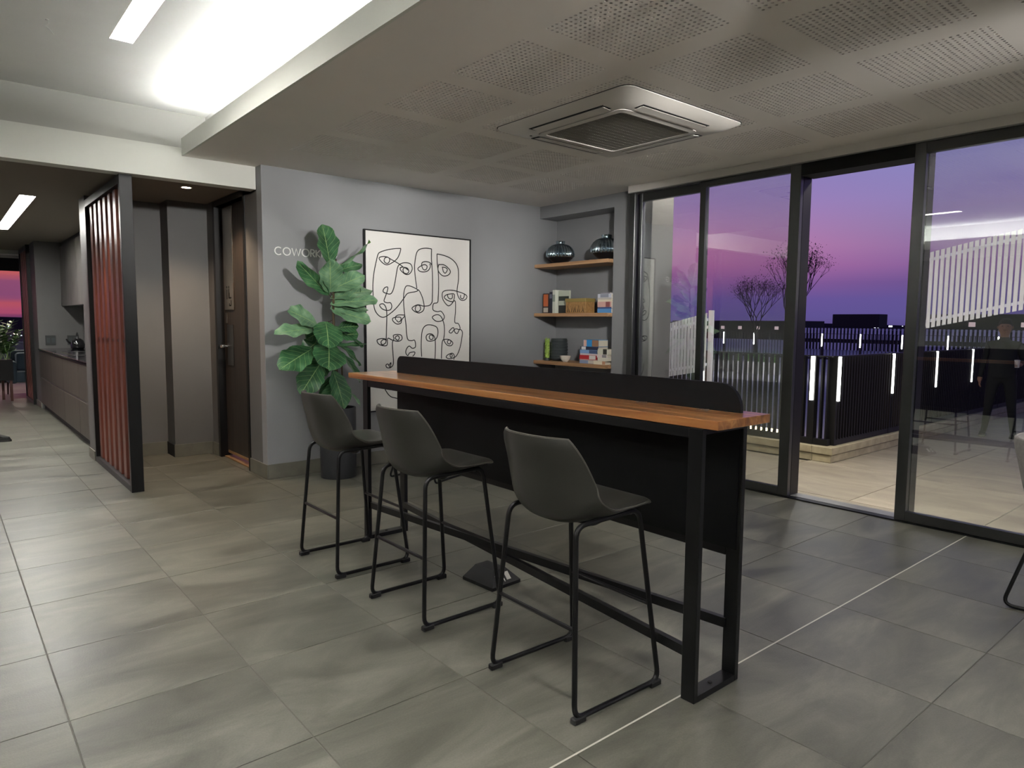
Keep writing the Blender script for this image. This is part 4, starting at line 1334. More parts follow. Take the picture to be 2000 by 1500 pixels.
stack(5.56, 5.10, Z2, [
    (.045, .20, .15, (92, 150, 206), None, 0, 0, 0, 'sky-blue book at the bottom of the stack on the middle shelf'),
    (.016, .20, .15, (60, 80, 130), None, .002, 0, 0, 'thin navy book second from the bottom on the middle shelf'),
    (.058, .20, .15, (214, 170, 160), [(.1, .4, (150, 90, 90))], 0, 0, 0, 'pink thick book halfway up the stack on the middle shelf'),
    (.022, .20, .15, (224, 214, 190), None, .003, 0, .01, 'cream book above the pink one on the middle shelf'),
    (.020, .20, .15, (196, 190, 184), None, .0, 0, 0, 'grey paperback under the top books on the middle shelf'),
    (.040, .20, .15, (206, 210, 222), [(.2, .8, (150, 154, 170))], .0, 0, -.02, 'pale book second from top of the middle shelf stack'),
    (.012, .13, .12, (150, 146, 160), None, .01, 0, 0, 'small grey book topmost of the middle shelf stack')], '')
# lower shelf
cp = thing('cactus_pot', 'dark ribbed ceramic pot with a pale green cactus column on the lower shelf', 'plant pot', (5.69, 5.93, Z3))
prof = [(.075, 0)]
for k in range(7):
    z = .018+k*.034
    prof += [(.098+.006*math.sin(k/6*PI), z), (.101+.006*math.sin(k/6*PI), z+.016), (.094+.006*math.sin(k/6*PI), z+.028)]
prof += [(.092, .262), (.082, .264), (.080, .20)]
b = MB(); b.lathe(prof, n=32); b.build('pot', 'ceramic_dark', cp)
cc = thing('cactus', 'pale green knobbly cactus in front of the dark ribbed pot on the lower shelf', 'cactus', (5.60, 6.04, Z3))
b = MB(); rnd = random.Random(8)
b.tube([(0, 0, .02), (0, 0, .12), (.004, 0, .25)], [.022, .024, .016], n=10)
b.build('stem', 'cactus', cc)
b = MB()
for k in range(46):
    z = .03+.235*k/46; a = k*2.4; r = .024
    c_ = Vector((r*math.cos(a), r*math.sin(a), z))
    for q in range(3):
        pass
    b.lathe([(.002, -.011), (.011, 0), (.002, .013)], c=c_[:], n=6)
b.build('leaf_bud', 'cactus', cc)['kind'] = 'stuff'
b = MB(); b.lathe([(.035, 0), (.036, .012), (.030, .014), (.028, .03)], n=16); b.build('dish', 'ceramic_dark', cc)
bw = thing('small_bowl', 'small off-white bowl on the lower shelf', 'bowl', (5.56, 5.69, Z3))
b = MB(); b.lathe([(.026, 0), (.030, .004), (.055, .035), (.066, .070), (.062, .071), (.050, .036), (.024, .010)], n=28); b.build('bowl_body', 'ceramic_white', bw)
stack(5.555, 5.32, Z3, [
    (.036, .26, .17, (134, 148, 176), [(.0, .5, (196, 190, 176))], 0, 0, .03, 'blue-grey book at the bottom of the left stack on the lower shelf'),
    (.010, .26, .17, (200, 160, 150), None, 0, 0, 0, 'thin pink book second from the bottom of the left lower stack'),
    (.045, .27, .18, (176, 40, 48), [(.1, .45, (220, 216, 210))], 0, 0, .02, 'red book in the left stack on the lower shelf'),
    (.018, .26, .17, (214, 196, 196), None, .004, 0, 0, 'pale pink thin book over the red one on the lower shelf'),
    (.040, .27, .17, (132, 170, 214), [(.0, .45, (70, 86, 120))], 0, .0, -.02, 'light blue book in the left stack on the lower shelf'),
    (.036, .26, .17, (40, 46, 72), [(.7, .95, (220, 220, 224))], .004, -.01, .03, 'navy book second from the top of the left lower stack'),
    (.075, .23, .16, (46, 140, 206), [(.78, .98, (220, 176, 160)), (.0, .42, (146, 110, 84))], .006, -.03, .0, 'thick bright blue book topmost of the left lower stack')], '')
stack(5.535, 5.085, Z3, [
    (.040, .17, .15, (220, 212, 190), [(.0, .25, (186, 140, 110))], -.01, .04, 0, 'cream book at the bottom of the right stack on the lower shelf'),
    (.034, .15, .15, (218, 214, 198), None, .0, 0, 0, 'off-white book second from the bottom of the right lower stack'),
    (.034, .15, .15, (222, 210, 204), [(.1, .5, (150, 146, 150))], .0, .01, .02, 'pale book second from the top of the right lower stack'),
    (.060, .155, .15, (216, 214, 196), [(.15, .5, (60, 58, 54))], .003, 0, 0, 'thick pale book topmost of the right lower stack')], '')

# ---- fiddle leaf fig in a tall dark pot
FX, FY = 2.835, 5.905
pot = thing('plant_pot', 'tall dark grey cylindrical floor pot by the wall', 'plant pot', (FX, FY, 0))
b = MB(); b.lathe([(.160, 0), (.163, .006), (.166, .645), (.163, .650), (.150, .650), (.147, .58)], n=48, caps=(True, False)); b.build('pot_body', 'pot_metal', pot)
b = MB(); b.lathe([(.147, .578), (.147, .585)], n=32); b.build('soil', 'soil', pot)
fig = thing('fiddle_leaf_fig', 'fiddle leaf fig with big glossy green leaves in the tall dark pot', 'plant', (FX, FY, .585))
b = MB()
stem = [Vector(p) for p in ((0, 0, 0), (-.01, -.01, .35), (-.035, -.02, .65), (-.045, -.03, .95), (-.035, -.03, 1.20), (-.01, -.03, 1.42))]
b.tube(stem, [.016, .015, .013, .012, .010, .007], n=8); b.build('trunk', 'stem_bark', fig)
b = MB(); b.tube([(.04, .02, 0), (.05, .0, .25), (.03, -.03, .50)], [.012, .010, .008], n=8); b.build('trunk', 'stem_bark', fig)
def leaf(base, tip, width, normal, pale=False, curl=.12, fold=.16, wav=.03, seed=0):
    """obovate leaf between two points of space, its face turned to `normal`"""
    rnd = random.Random(seed)
    base, tip, nv = Vector(base), Vector(tip), Vector(normal)
    ax = tip-base; Ln = ax.length; ax.normalize()
    sd = ax.cross(nv).normalized(); nv = sd.cross(ax).normalized()
    m, n = 16, 8
    vs = []; uv = []; fs = []
    ph = rnd.uniform(0, 6)
    for i in range(m+1):
        t = i/m
        w = width/2*(math.sin(min(1, t*1.0)**.9*PI)**.62)*(.62+.55*t) if 0 < t < 1 else width*.012
        w = min(w, width/2)
        bend = -curl*Ln*(t*t)
        for j in range(n+1):
            u = -1+2*j/n
            e = abs(u)
            h = fold*w*e + wav*Ln*math.sin(t*15+ph+u*1.5)*e**2*(.3+t) + bend
            vs.append(base+ax*(Ln*t)+sd*(w*u*(1-.06*math.sin(t*22+ph)*e))+nv*h)
            uv.append((.5+u*.5, t))
    for i in range(m):
        for j in range(n):
            a = i*(n+1)+j
            fs.append((a, a+1, a+n+2, a+n+1))
    mb = MB(); mb.add(vs, fs); mb.uv = uv
    o = mb.build('leaf', 'fig_leaf_pale' if pale else 'fig_leaf', fig)
    for p in o.data.polygons: p.use_smooth = True
    pt = MB(); near = min(range(len(stem)), key=lambda i: (stem[i]-base).length)
    s0 = min((stem[i].lerp(stem[i+1], q/8) for i in range(len(stem)-1) for q in range(9)), key=lambda v: (v-base).length)
    pt.tube([s0, (s0+base)/2+Vector((0, 0, -.01)), base+ax*.01], .0035, n=6); pt.build('petiole', 'stem_bark', o)
    return o
for k, (ba, ti, w, nv, pale, cu, fo) in enumerate([
    ((-0.067, -0.03, 1.362), (-0.138, -0.06, 1.716), 0.294, (0.35, -1, 0.15), False, 0.05, 0.22),
    ((-0.027, -0.04, 1.346), (0.341, -0.1, 1.542), 0.128, (0.1, -0.35, -1), True, 0.18, 0.25),
    ((-0.013, -0.02, 1.311), (0.286, 0.02, 1.414), 0.141, (0.0, -0.7, 0.7), False, 0.1, 0.2),
    ((-0.081, -0.03, 1.091), (-0.415, -0.12, 1.363), 0.166, (-0.75, -0.75, -0.35), False, 0.02, 0.3),
    ((-0.076, -0.04, 1.114), (-0.151, -0.22, 1.391), 0.256, (0.0, -1, -0.3), True, 0.06, 0.22),
    ((-0.076, -0.03, 1.133), (0.238, -0.1, 1.306), 0.218, (0.15, -0.75, 0.75), True, 0.1, 0.15),
    ((-0.072, -0.03, 1.064), (0.391, 0.02, 1.189), 0.192, (0, -0.7, 0.8), True, 0.1, 0.15),
    ((-0.073, -0.03, 1.013), (0.351, -0.14, 1.088), 0.205, (0.1, -0.7, 0.75), True, 0.1, 0.15),
    ((-0.074, -0.03, 0.972), (0.207, -0.05, 0.977), 0.179, (0, -0.9, 0.7), True, 0.1, 0.15),
    ((-0.059, -0.03, 0.958), (0.263, -0.18, 0.878), 0.205, (0.1, -0.9, 0.6), True, 0.08, 0.15),
    ((-0.199, -0.03, 0.828), (-0.483, -0.12, 0.963), 0.243, (0.1, -0.9, 0.7), True, 0.08, 0.12),
    ((-0.223, -0.05, 0.791), (-0.65, -0.22, 0.781), 0.179, (0.0, -0.7, 0.8), True, 0.08, 0.12),
    ((-0.129, -0.05, 0.856), (-0.206, -0.3, 0.662), 0.294, (0, -0.8, 0.75), False, 0.15, 0.12),
    ((-0.051, -0.03, 0.819), (0.315, -0.02, 0.646), 0.064, (-0.3, -0.9, 0.6), False, 0.22, 0.35),
    ((-0.039, 0.0, 0.697), (0.328, 0.04, 0.457), 0.07, (-0.3, -0.9, 0.6), False, 0.22, 0.35),
    ((-0.03, 0.0, 0.631), (0.32, 0.02, 0.654), 0.051, (-0.3, -0.9, 0.6), False, 0.05, 0.35),
    ((-0.25, -0.05, 0.618), (-0.613, -0.22, 0.476), 0.269, (-0.2, -0.9, 0.6), False, 0.1, 0.12),
    ((-0.108, -0.06, 0.672), (-0.19, -0.26, 0.454), 0.346, (0, -1, 0.45), False, 0.12, 0.1),
    ((-0.184, -0.06, 0.489), (-0.426, -0.2, 0.251), 0.256, (-0.3, -1, 0.35), False, 0.12, 0.15),
    ((0.04, -0.02, 0.565), (0.215, -0.1, 0.315), 0.141, (0.6, -0.8, 0.3), False, 0.15, 0.25),
    ((-0.063, -0.04, 0.418), (0.005, -0.16, 0.072), 0.243, (0.2, -1, 0.2), False, 0.08, 0.18),
    ((-0.091, 0.0, 0.567), (-0.224, 0.02, 0.36), 0.23, (-0.2, -1, 0.3), False, 0.1, 0.15),
    ((0.013, 0.0, 0.8), (0.169, -0.1, 0.825), 0.166, (0.2, -0.9, 0.6), False, 0.1, 0.15),
    ((0.128, -0.02, 0.188), (0.201, -0.08, 0.073), 0.064, (0.6, -0.8, 0.3), True, 0.1, 0.3),
    ((-0.061, 0.02, 0.353), (-0.09, 0.02, 0.094), 0.218, (0, -1, 0.2), False, 0.1, 0.2),
    ((0.008, 0.03, 1.175), (0.204, 0.06, 1.241), 0.166, (0, -0.7, 0.8), False, 0.1, 0.15),
    ((-0.043, -0.02, 1.033), (0.297, -0.08, 0.992), 0.166, (0.1, -0.8, 0.7), True, 0.12, 0.15),
    ((-0.013, 0.02, 1.104), (0.267, 0.03, 1.185), 0.192, (0.1, -0.8, 0.6), False, 0.1, 0.15),
    ((-0.078, 0.02, 0.8), (-0.293, -0.02, 0.709), 0.218, (-0.1, -0.9, 0.6), False, 0.1, 0.15),
    ((0.022, 0.02, 0.729), (0.189, -0.06, 0.753), 0.179, (0.2, -0.9, 0.6), False, 0.12, 0.15),
    ((-0.125, 0.03, 0.707), (-0.317, 0.04, 0.571), 0.192, (-0.1, -0.9, 0.5), False, 0.1, 0.15),
    ((-0.049, -0.06, 0.311), (-0.156, -0.12, 0.066), 0.205, (-0.1, -1, 0.2), False, 0.1, 0.2)]):
    leaf(ba, ti, w, nv, pale, cu, fo, .03, k)
# ---- ceiling cassette
ac = thing('ceiling_cassette', 'white square air conditioner cassette in the perforated ceiling', 'air conditioner', (3.705, 3.312, ZC))
def rrect(hx, hy, r, n=6):
    p = []
    for cx, cy, a in ((hx-r, hy-r, 0), (-hx+r, hy-r, 90), (-hx+r, -hy+r, 180), (hx-r, -hy+r, 270)):
        p += arc(cx, cy, r, a, a+90, n)
    return p
def loft(rings):
    b = MB(); n = len(rings[0][0])
    vs = [(x, y, z) for pts, z in rings for x, y in pts]
    fs = [(i*n+k, i*n+(k+1) % n, (i+1)*n+(k+1) % n, (i+1)*n+k) for i in range(len(rings)-1) for k in range(n)]
    b.add(vs, fs); return b
HO = .605
b = loft([(rrect(HO, HO+.01, .07), 0), (rrect(HO, HO+.01, .07), -.006), (rrect(HO-.07, HO-.06, .06), -.040), (rrect(.40, .40, .05), -.046), (rrect(.40, .40, .05), -.030)])
b.build('panel', 'white_plastic', ac)
b = loft([(rrect(HO+.006, HO+.016, .075), .0), (rrect(HO+.006, HO+.016, .075), -.002), (rrect(HO-.002, HO+.008, .07), -.002)])
b.build('gap_shadow', 'slot_black', ac)
b = loft([(rrect(.395, .395, .05), -.030), (rrect(.395, .395, .05), -.050), (rrect(.355, .355, .03), -.054), (rrect(.350, .350, .03), -.046)])
g = b.build('grille_frame', 'white_plastic', ac)
b = MB(); b.box(-.35, .35, -.35, .35, -.044, -.042); b.build('filter', 'grille_grey', g, smooth=False)
b = MB()
for k in range(41):
    x = -.345+.69*k/40; b.box(x-.0025, x+.0025, -.35, .35, -.050, -.044)
for k in range(14):
    y = -.33+.66*k/13; b.box(-.35, .35, y-.002, y+.002, -.049, -.044)
o = b.build('grille_bars', 'grille_grey', g, smooth=False); o['kind'] = 'stuff'
for k in range(4):
    rot = (0, 0, k*PI/2)
    s = MB(); s.box(-.34, .34, .415, .515, -.0445, -.040)
    so_ = s.mesh('air_slot', 'slot_black', smooth=False)
    o = put('air_slot', so_, ac, (0, 0, 0), rot)
    s = MB(); s.add([(-.325, .428, -.052), (.325, .428, -.052), (.325, .498, -.046), (-.325, .498, -.046), (-.325, .428, -.049), (.325, .428, -.049), (.325, .498, -.043), (-.325, .498, -.043)],
                    [(0, 1, 2, 3), (7, 6, 5, 4), (0, 4, 5, 1), (1, 5, 6, 2), (2, 6, 7, 3), (3, 7, 4, 0)])
    put('louvre', s.mesh('louvre', 'white_plastic', smooth=False), ac, (0, 0, 0), rot)
    c = MB(); c.box(-.04, .04, -.006, .006, -.047, -.042)
    put('corner_vent', c.mesh('corner_vent', 'slot_black', smooth=False), ac, (.43*math.cos(PI/4+k*PI/2)*1.18, .43*math.sin(PI/4+k*PI/2)*1.18, 0), (0, 0, PI/4+k*PI/2+PI/2))
b = MB(); b.lathe([(.012, -.047), (.008, -.052)], n=12); o = b.build('sensor_eye', 'slot_black', ac); o.location = (-.39, .46, .006)

# ---- slatted screens at the kitchen
def slat_screen(label, x0, x1, y0, y1, z1, n):
    t = thing('slatted_screen', label, 'screen', (x0, y0, 0))
    w = x1-x0; l = y1-y0
    bx('post', 'black_metal', (0, w, 0, .045, 0, z1), t, r=.002)
    bx('post', 'black_metal', (0, w, l-.045, l, 0, z1), t, r=.002)
    bx('top_rail', 'black_metal', (0, w, .045, l-.045, z1-.07, z1), t, r=.002)
    bx('bottom_rail', 'steel_dark' if 0 else 'black_metal', (0, w, .045, l-.045, 0, .055), t, r=.002)
    mb = MB(); mb.bbox(w/2-.018, w/2+.018, -.056, .056, .055, z1-.07, r=.004); sm_ = mb.mesh('slat', 'red_slat', smooth=False)
    br = MB(); br.tube([(.0, 0, 0), (w*.5, 0, 0)], .014, n=8)
    for k in range(n):
        y = .045+(l-.09)*(k+.5)/n
        put('slat', sm_, t, (0, y, 0))
    for z in (1.26,):
        c = MB(); c.box(w*.45, w*.55, .045, l-.045, z-.012, z+.012); c.build('tie_bar', 'black_metal', t, smooth=False)
    return t
slat_screen('near black framed screen of red-brown vertical slats beside the kitchen', 1.195, 1.290, 6.368, 8.05, 2.612, 7)
slat_screen('far black framed screen of red-brown vertical slats beyond the kitchen', 1.215, 1.285, 13.985, 15.20, 2.66, 5)

# ---- kitchen
ku = thing('kitchen_base_cabinet', 'dark wood-grain kitchen base unit with eight fronts beneath the black worktop', 'cabinet', (1.262, 8.40, 0))
bx('carcass', 'cabinet_wood', (.02, .60, 0, 4.89, .09, .945), ku)
bx('plinth', 'slot_black', (.05, .58, 0, 4.89, 0, .09), ku)
ys_ = [0, 1.02, 2.30, 3.50, 4.89]
for a, c in zip(ys_[:-1], ys_[1:]):
    bx('drawer_front', 'cabinet_wood', (0, .02, a+.003, c-.003, .52, .925), ku, r=.002)
ys_ = [0, 1.05, 2.30, 3.60, 4.89]
for a, c in zip(ys_[:-1], ys_[1:]):
    bx('drawer_front', 'cabinet_wood', (0, .02, a+.003, c-.003, .095, .497), ku, r=.002)
bx('grip_rail', 'steel_dark', (.008, .02, 0, 4.89, .498, .519), ku)
wt = thing('worktop', 'glossy black stone worktop on the dark kitchen base unit', 'worktop', (1.250, 8.39, .946))
bx('slab', 'granite', (0, .625, 0, 4.90, 0, .024), wt, r=.002)
sk = thing('sink', 'steel sink let into the black kitchen worktop', 'sink', (1.57, 11.2, .970))
b = MB(); b.box(-.2, .2, -.6, -.585, 0, .004); b.box(-.2, .2, .585, .6, 0, .004); b.box(-.2, -.185, -.585, .585, 0, .004); b.box(.185, .2, -.585, .585, 0, .004); b.box(-.185, .185, -.585, .585, 0, .0015)
b.build('rim', 'chrome', sk, smooth=False)
tp = thing('tap', 'chrome swan-neck tap behind the kitchen sink', 'tap', (1.80, 11.2, .971))
b = MB(); b.tube([(0, 0, 0), (0, 0, .03)], .025, n=14); b.build('tap_base', 'chrome', tp)
b = MB(); b.tube([(0, 0, .02), (0, 0, .26)]+[(-.08+.08*math.cos(a), 0, .26+.08*math.sin(a)) for a in [k*PI/8 for k in range(1, 9)]]+[(-.16, 0, .20)], .011, n=10); b.build('spout', 'chrome', tp)
b = MB(); b.tube([(0, .02, .06), (0, .09, .09)], .006, n=8); b.build('lever', 'chrome', tp)
kt = thing('kettle', 'round black kettle with shiny highlights on the kitchen worktop', 'kettle', (1.72, 12.75, .971))
b = MB(); b.lathe([(.075, 0), (.095, .02), (.10, .07), (.085, .13), (.05, .165), (.03, .17)], n=28); b.build('kettle_body', 'granite', kt)
b = MB(); b.lathe([(.03, .168), (.03, .178), (.012, .186), (.012, .20), (.004, .204)], n=16); b.build('lid', 'chrome', kt)
b = MB(); b.tube([(0, -.07, .14), (0, -.07, .22), (0, 0, .255), (0, .07, .22), (0, .07, .14)], .009, n=8); b.build('handle', 'rubber', kt)
b = MB(); b.tube([(-.08, 0, .08), (-.13, 0, .12), (-.15, 0, .16)], [.018, .013, .010], n=8); b.build('spout', 'granite', kt)
wc = thing('kitchen_wall_cabinet', 'grey-brown wood wall cabinet with tall doors over the worktop', 'cabinet', (1.60, 8.40, 1.65))
bx('carcass', 'cabinet_wood_grey', (.02, .28, 0, 4.89, 0, ZK-1.65-.06), wc)
bx('filler', 'black_metal', (.03, .28, 0, 4.89, ZK-1.65-.06, ZK-1.65), wc)
for k in range(9):
    a = 4.89*k/9; c = 4.89*(k+1)/9
    bx('cabinet_door', 'cabinet_wood_grey', (0, .02, a+.002, c-.002, 0, ZK-1.65-.07), wc, r=.002)
for x0, x1, lab in ((1.353, 1.493, 'grey double socket plate on the end wall, left one'), (1.653, 1.797, 'grey double socket plate on the end wall, right one')):
    t = thing('wall_socket', lab, 'socket', (x0, 13.299, 1.02))
    bx('plate', 'socket_grey', (0, x1-x0, -.012, 0, 0, .155), t, r=.002)
    for q in (.02, .085):
        bx('insert', 'ceramic_dark', (q, q+.045, -.015, -.012, .04, .115), t)

# ---- far lounge
sf = thing('sofa', 'blue-grey upholstered sofa on dark legs beyond the far screen', 'sofa', (1.02, 15.5, 0))
b = MB(); b.bbox(.0, 1.6, 0, .75, .27, .47, r=.03, seg=2); b.build('seat_base', 'sofa_blue', sf)
b = MB(); b.bbox(-.04, .10, -.02, .75, .25, .66, r=.04, seg=2); b.build('armrest', 'sofa_blue', sf)
b = MB(); b.bbox(-.0, 1.6, .68, .86, .27, .84, r=.05, seg=2); b.build('backrest', 'sofa_blue', sf)
b = MB(); b.bbox(.12, .60, .38, .60, .46, .80, r=.05, seg=2); b.build('cushion', 'sofa_blue', sf)
for x, y in ((.0, .04), (1.5, .04), (0, .7), (1.5, .7)):
    b = MB(); b.tube([(x, y, .26), (x-.01, y, 0)], [.018, .012], n=8); b.build('leg', 'dark_red_wood', sf)
pl = thing('planter_stand', 'black rectangular planter raised on dark legs at the far left', 'planter', (.86, 15.0, 0))
bx('box', 'slot_black', (-1.2, .16, -.18, .18, .36, .72), pl, r=.005)
for x, y in ((.12, -.15), (.02, .15), (-1.1, -.15), (-1.1, .15)):
    bx('leg', 'dark_red_wood', (x-.02, x+.02, y-.02, y+.02, 0, .36), pl)
bush = thing('leafy_plant', 'bushy bright green plant in the black raised planter at the left edge', 'plant', (.86, 15.0, .725))
rnd = random.Random(21)
for q in range(60):
    bb = MB()
    x0 = rnd.uniform(-.9, .14); y0 = rnd.uniform(-.12, .12)
    a = rnd.uniform(0, 2*PI); l = rnd.uniform(.14, .32); H_ = rnd.uniform(.38, .72)
    bb.tube([(x0, y0, 0), (x0+.3*l*math.cos(a), y0+.3*l*math.sin(a), H_*.6), (x0+l*math.cos(a), y0+l*math.sin(a), H_)], .005, n=5)
    uv = [(.5, 0)]*len(bb.v)
    for s in range(9):
        t_ = .25+.75*s/9
        p = Vector((x0+l*t_*t_*math.cos(a), y0+l*t_*t_*math.sin(a), H_*t_))
        for sg_ in (-1, 1):
            b2 = a+sg_*1.2+rnd.uniform(-.3, .3)
            d_ = Vector((math.cos(b2), math.sin(b2), .35)).normalized()*rnd.uniform(.10, .18)
            w_l = Vector((-math.sin(b2), math.cos(b2), 0))*.036
            bb.add([p, p+d_*.5+w_l, p+d_, p+d_*.5-w_l], [(0, 1, 2, 3)]); uv += [(.5, 0), (0, .5), (.5, 1), (1, .5)]
    bb.uv = uv
    bb.build('frond', 'bush_leaf', bush, smooth=False)
shoe = thing('shoe', 'toe of a black leather shoe on the floor at the left edge', 'shoe', (.50, 10.0, 0), math.radians(-20))
b = MB()
def shoe_prof(sc):
    return [(-.16, .034), (-.17, 0), (-.13, -.038), (-.02, -.036), (.08, -.048), (.125, -.03), (.14, .0), (.12, .036), (.06, .046), (-.04, .036), (-.12, .04)]
o_ = shoe_prof(1)
b = loft([(o_, 0), (o_, .022)]); b.f.append(tuple(range(len(o_)-1, -1, -1))); b.f.append(tuple(range(len(o_), 2*len(o_)))); b.build('sole', 'rubber', shoe)
b = loft([([(x*.97, y*.95) for x, y in o_], .022), ([(x*.9 if x < 0 else x*.85, y*.8) for x, y in o_], .055), ([(x*.8-.02 if x < 0 else x*.35-.02, y*.62) for x, y in o_], .082), ([(x*.45-.07 if x < 0 else x*.12-.05, y*.5) for x, y in o_], .10)])
b.f.append(tuple(range(3*len(o_), 4*len(o_)))); b.build('upper', 'cloth_black', shoe)

# ---- chair behind the table, under the picture
def wire_chair(label, loc, rz, shellmat, cat='chair', H_=.45, wide=1.0):
    t = thing('sled_chair', label, cat, loc, rz)
    pf = [(.23, H_-.012), (.20, H_), (.08, H_-.005), (-.06, H_-.02), (-.15, H_-.012), (-.20, H_+.04), (-.235, H_+.15), (-.262, H_+.27), (-.295, H_+.40)]
    mb, edge, P3 = shell_mesh(pf, [v*wide for v in (.205, .22, .235, .24, .245, .245, .238, .222, .205)], .034, lift=S_LIFT, wrap=[v*1.1 for v in S_WRAP])
    sh = mb.build('seat_shell', shellmat, t)
    for p in sh.data.polygons: p.use_smooth = True
    b = MB(); b.tube(edge, .0045, n=6, closed=True); b.build('piping', shellmat, sh)
    for s in (-1, 1):
        pts = fillet([(0, s*.24, .010), (.24, s*.26, .010), (.12, s*.17, H_-.035), (-.15, s*.17, H_-.045), (-.26, s*.25, .010), (0, s*.24, .010)], .05, 6)
        b = MB(); b.tube(pts, .0095, n=10, cap=False); b.build('leg_frame', 'black_metal', t)
    b = MB()
    for x in (-.1, .09): b.tube([(x, -.17, H_-.038), (x, .17, H_-.038)], .008, n=8)
    b.build('under_frame', 'black_metal', t)
    return t
wire_chair('dark low sled-base chair behind the bar table, below the picture', (3.48, 5.38, 0), math.radians(200), 'leather', H_=.45)
wire_chair('grey fabric sled-base chair cut by the right edge of the photo', (4.45, .765, 0), math.radians(-88), 'grey_fabric', H_=.47, wide=1.08)

# ---- thin wire hanging from the upper ceiling
wr = thing('hanging_wire', 'loose thin white wire hanging from the upper ceiling at the top left', 'wire', (.60, 5.0, ZU))
b = MB(); b.tube([(0, 0, 0), (.005, 0, -.02), (-.008, .01, -.035), (.004, 0, -.05), (.016, -.01, -.066), (.028, 0, -.078)], .0016, n=6); b.build('strand', 'cable_white', wr)
b = MB(); b.lathe([(.010, 0), (.010, -.004), (.003, -.006)], n=12); b.build('grommet', 'cable_white', wr)

# ---- unseen spotlights added on the soffit to brighten picture wall and niche
for (x, y, tx, tz, e, lab) in [(1.85, -1.3, 2.55, 2.40, 880, 'added fill spotlight aimed at the lettering'), (3.9, -1.3, 4.15, 2.40, 880, 'added fill spotlight aimed at the picture'), (2.3, 1.2, 5.45, 1.85, 480, 'added fill spotlight aimed at the shelf niche')]:
    t = thing('fill_spotlight', lab, 'spotlight', (x, y, ZC))
    b = MB(); b.lathe([(.045, 0), (.045, -.02)], n=20); b.build('base', 'white_plastic', t)
    aim = (Vector((tx, YA if tx < 5 else 5.4, tz))-Vector((x, y, ZC-.10))).normalized()
    p0 = Vector((0, 0, -.10))
    b = MB(); b.tube([(0, 0, -.02), (0, 0, -.07)], .008, n=8); b.build('arm', 'white_plastic', t)
    b = MB(); b.tube([p0-aim*.07, p0+aim*.05, p0+aim*.07], [.036, .036, .04], n=20, cap=False); b.build('head', 'white_plastic', t)
    l = bpy.data.lights.new('spot', 'SPOT'); l.energy = e; l.color = (1, .97, .93); l.spot_size = math.radians(31 if tx > 5 else 27); l.spot_blend = 1; l.shadow_soft_size = .12
    lo = bpy.data.objects.new('lamp', l); COL.objects.link(lo); lo.parent = t; lo.location = p0+aim*.075
    lo.rotation_euler = aim.to_track_quat('-Z', 'Y').to_euler()

# ---- person standing on the terrace beyond the right-hand window
def limb_mesh(name, verts, edges, radii, root, mats, pick):
    me = bpy.data.meshes.new(name)
    me.from_pydata(verts, edges, [])
    ob = bpy.data.objects.new(name, me); COL.objects.link(ob)
    sk_ = ob.modifiers.new('skin', 'SKIN'); sk_.use_smooth_shade = True
    for i, r in enumerate(radii):
        rr = r if isinstance(r, tuple) else (r, r)
        me.skin_vertices[0].data[i].radius = rr
        me.skin_vertices[0].data[i].use_root = (i == root)
    sb = ob.modifiers.new('sub', 'SUBSURF'); sb.levels = 2; sb.render_levels = 2
    dg = bpy.context.evaluated_depsgraph_get(); dg.update()
    nm = bpy.data.meshes.new_from_object(ob.evaluated_get(dg))
    bpy.data.objects.remove(ob); nm.name = name
    nm.materials.clear()
    for m in mats: nm.materials.append(MATS[m])
    for p in nm.polygons:
        p.use_smooth = True; p.material_index = pick(p.center)
    return nm
per = thing('person', 'person in dark clothes holding a white cup on the terrace beyond the right window', 'person', (10.66, 2.77, 0), math.radians(12))
V = [(0, 0, .84), (0, 0, 1.0), (0, 0, 1.16), (0, 0, 1.265), (0, 0, 1.32), (-.012, 0, 1.375), (-.016, 0, 1.43), (-.006, 0, 1.485)]
Rr = [(.125, .10), (.115, .09), (.135, .10), (.07, .06), (.046, .046), (.064, .066), (.076, .086), (.056, .062)]
E_ = [(0, 1), (1, 2), (2, 3), (3, 4), (4, 5), (5, 6), (6, 7)]
def chain(start, pts, rs):
    prev = start
    for p, r in zip(pts, rs):
        V.append(p); Rr.append(r if isinstance(r, tuple) else (r, r)); E_.append((prev, len(V)-1)); prev = len(V)-1
    return prev
for s in (-1, 1):
    chain(0, [(0, s*.09, .76), (-.012, s*.12, .43), (.012, s*.155, .09), (-.03, s*.165, .04), (-.11, s*.175, .03)], [.088, .058, .038, .036, .03])
# arms: one hanging, one bent forward holding the cup
hl = chain(2, [(0, .16, 1.21), (.02, .205, .99), (-.01, .235, .78), (-.02, .24, .72)], [.052, .040, .028, (.014, .034)])
hr = chain(2, [(0, -.16, 1.21), (.03, -.215, 1.0), (-.14, -.19, .955), (-.195, -.18, .965)], [.052, .040, .027, (.014, .034)])
for k in range(4):
    y = .24+(k-1.5)*.004; x = -.02+(k-1.5)*.017
    chain(hl, [(x, y, .70), (x-.004, y-.006, .665), (x-.008, y-.018, .64+.004*abs(k-1))], [.0085, .008, .007])
    z = .965+(1.5-k)*.017
    chain(hr, [(-.215, -.185, z), (-.245, -.160, z), (-.235, -.132, z)], [.0085, .008, .007])
chain(hl, [(-.05, .232, .715), (-.062, .226, .69)], [.010, .009])
chain(hr, [(-.20, -.155, .985), (-.215, -.130, .995)], [.010, .009])
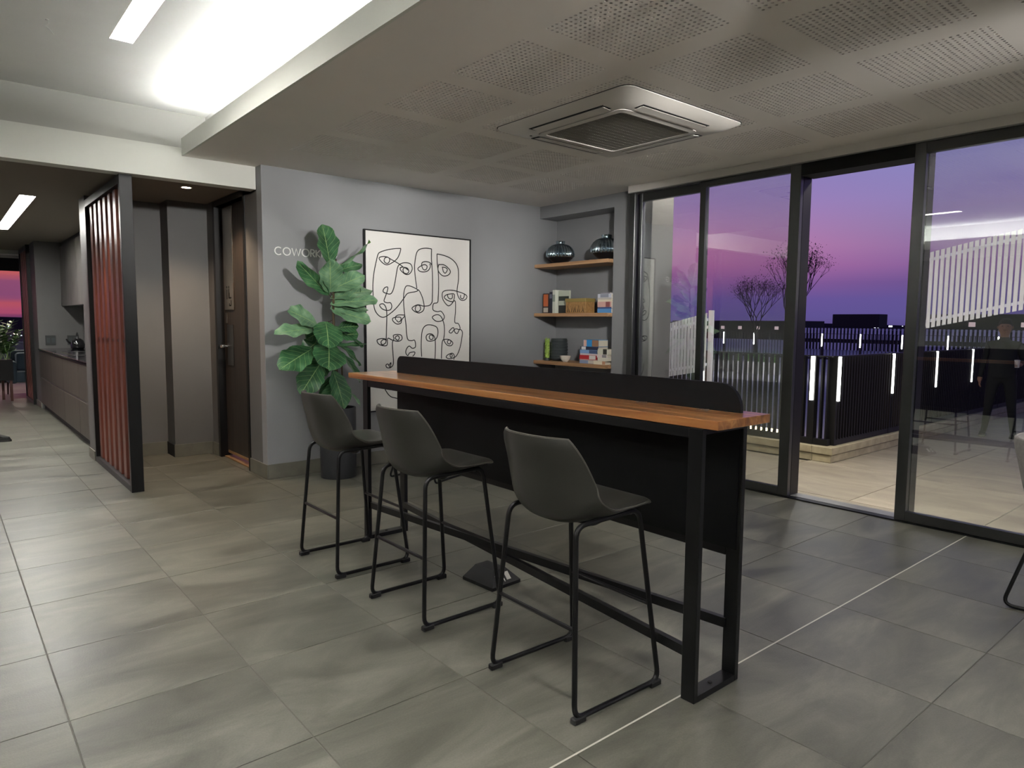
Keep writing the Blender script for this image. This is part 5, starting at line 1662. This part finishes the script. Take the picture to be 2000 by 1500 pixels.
bm_ = limb_mesh('body', V, E_, Rr, 0, ['cloth_black', 'skin'], lambda c: 1 if (c.z > 1.305 or (c.z < .775 and abs(c.y) > .205 and c.z > .55) or (c.x < -.15 and .9 < c.z < 1.05)) else 0)
body = put('body', bm_, per)
b = MB()
for i in range(9):
    pass
b.lathe([(.02, .13), (.062, .112), (.088, .07), (.094, .02), (.088, -.03), (.060, -.07)], c=(.014, 0, 1.43), n=20, caps=(True, True))
hair = b.build('hair', 'hair', per)
hair.scale = (.92, .86, 1)
hair.location = (.018, 0, -.008)
b = MB(); b.lathe([(.003, -.018), (.011, -.012), (.008, .004), (.003, .02)], c=(-.094, 0, 1.425), n=8); b.build('nose', 'skin', per)
for s in (-1, 1):
    b = MB(); b.lathe([(.002, -.007), (.007, 0), (.002, .007)], c=(-.082, s*.030, 1.447), n=8); b.build('eye', 'slot_black', per)
    b = MB(); b.lathe([(.004, -.02), (.010, 0), (.005, .018)], c=(-.01, s*.080, 1.43), n=8); b.build('ear', 'skin', per)
    b = MB(); b.bbox(-.175, .045, s*.165-.042, s*.165+.042, 0, .03, r=.012, seg=2); b.bbox(-.165, .035, s*.165-.036, s*.165+.036, .025, .065, r=.02, seg=2); b.build('shoe', 'rubber', per)
b = MB(); b.box(-.090, -.084, -.016, .016, 1.392, 1.397); b.build('mouth', 'hair', per, smooth=False)
# jacket hem and trouser cuffs
b = MB(); b.lathe([(.135, .78), (.142, .86), (.130, .98), (.138, 1.12), (.10, 1.24)], n=24, caps=(False, False)); jk = b.build('jacket', 'cloth_black', per); jk.scale = (.82, 1.12, 1)
cup = thing('paper_cup', 'white paper cup held by the person on the terrace', 'cup', (0, 0, 0))
cx_, cy_ = -.222, -.158
ca, sa = math.cos(math.radians(12)), math.sin(math.radians(12))
cup.location = (10.66+cx_*ca-cy_*sa, 2.77+cx_*sa+cy_*ca, .925)
b = MB(); b.lathe([(.024, 0), (.030, .085), (.032, .088)], n=20); b.build('cup_body', 'planter_white', cup)
b = MB(); b.lathe([(.033, .088), (.031, .096), (.02, .098)], n=20); b.build('lid', 'white_plastic', cup)
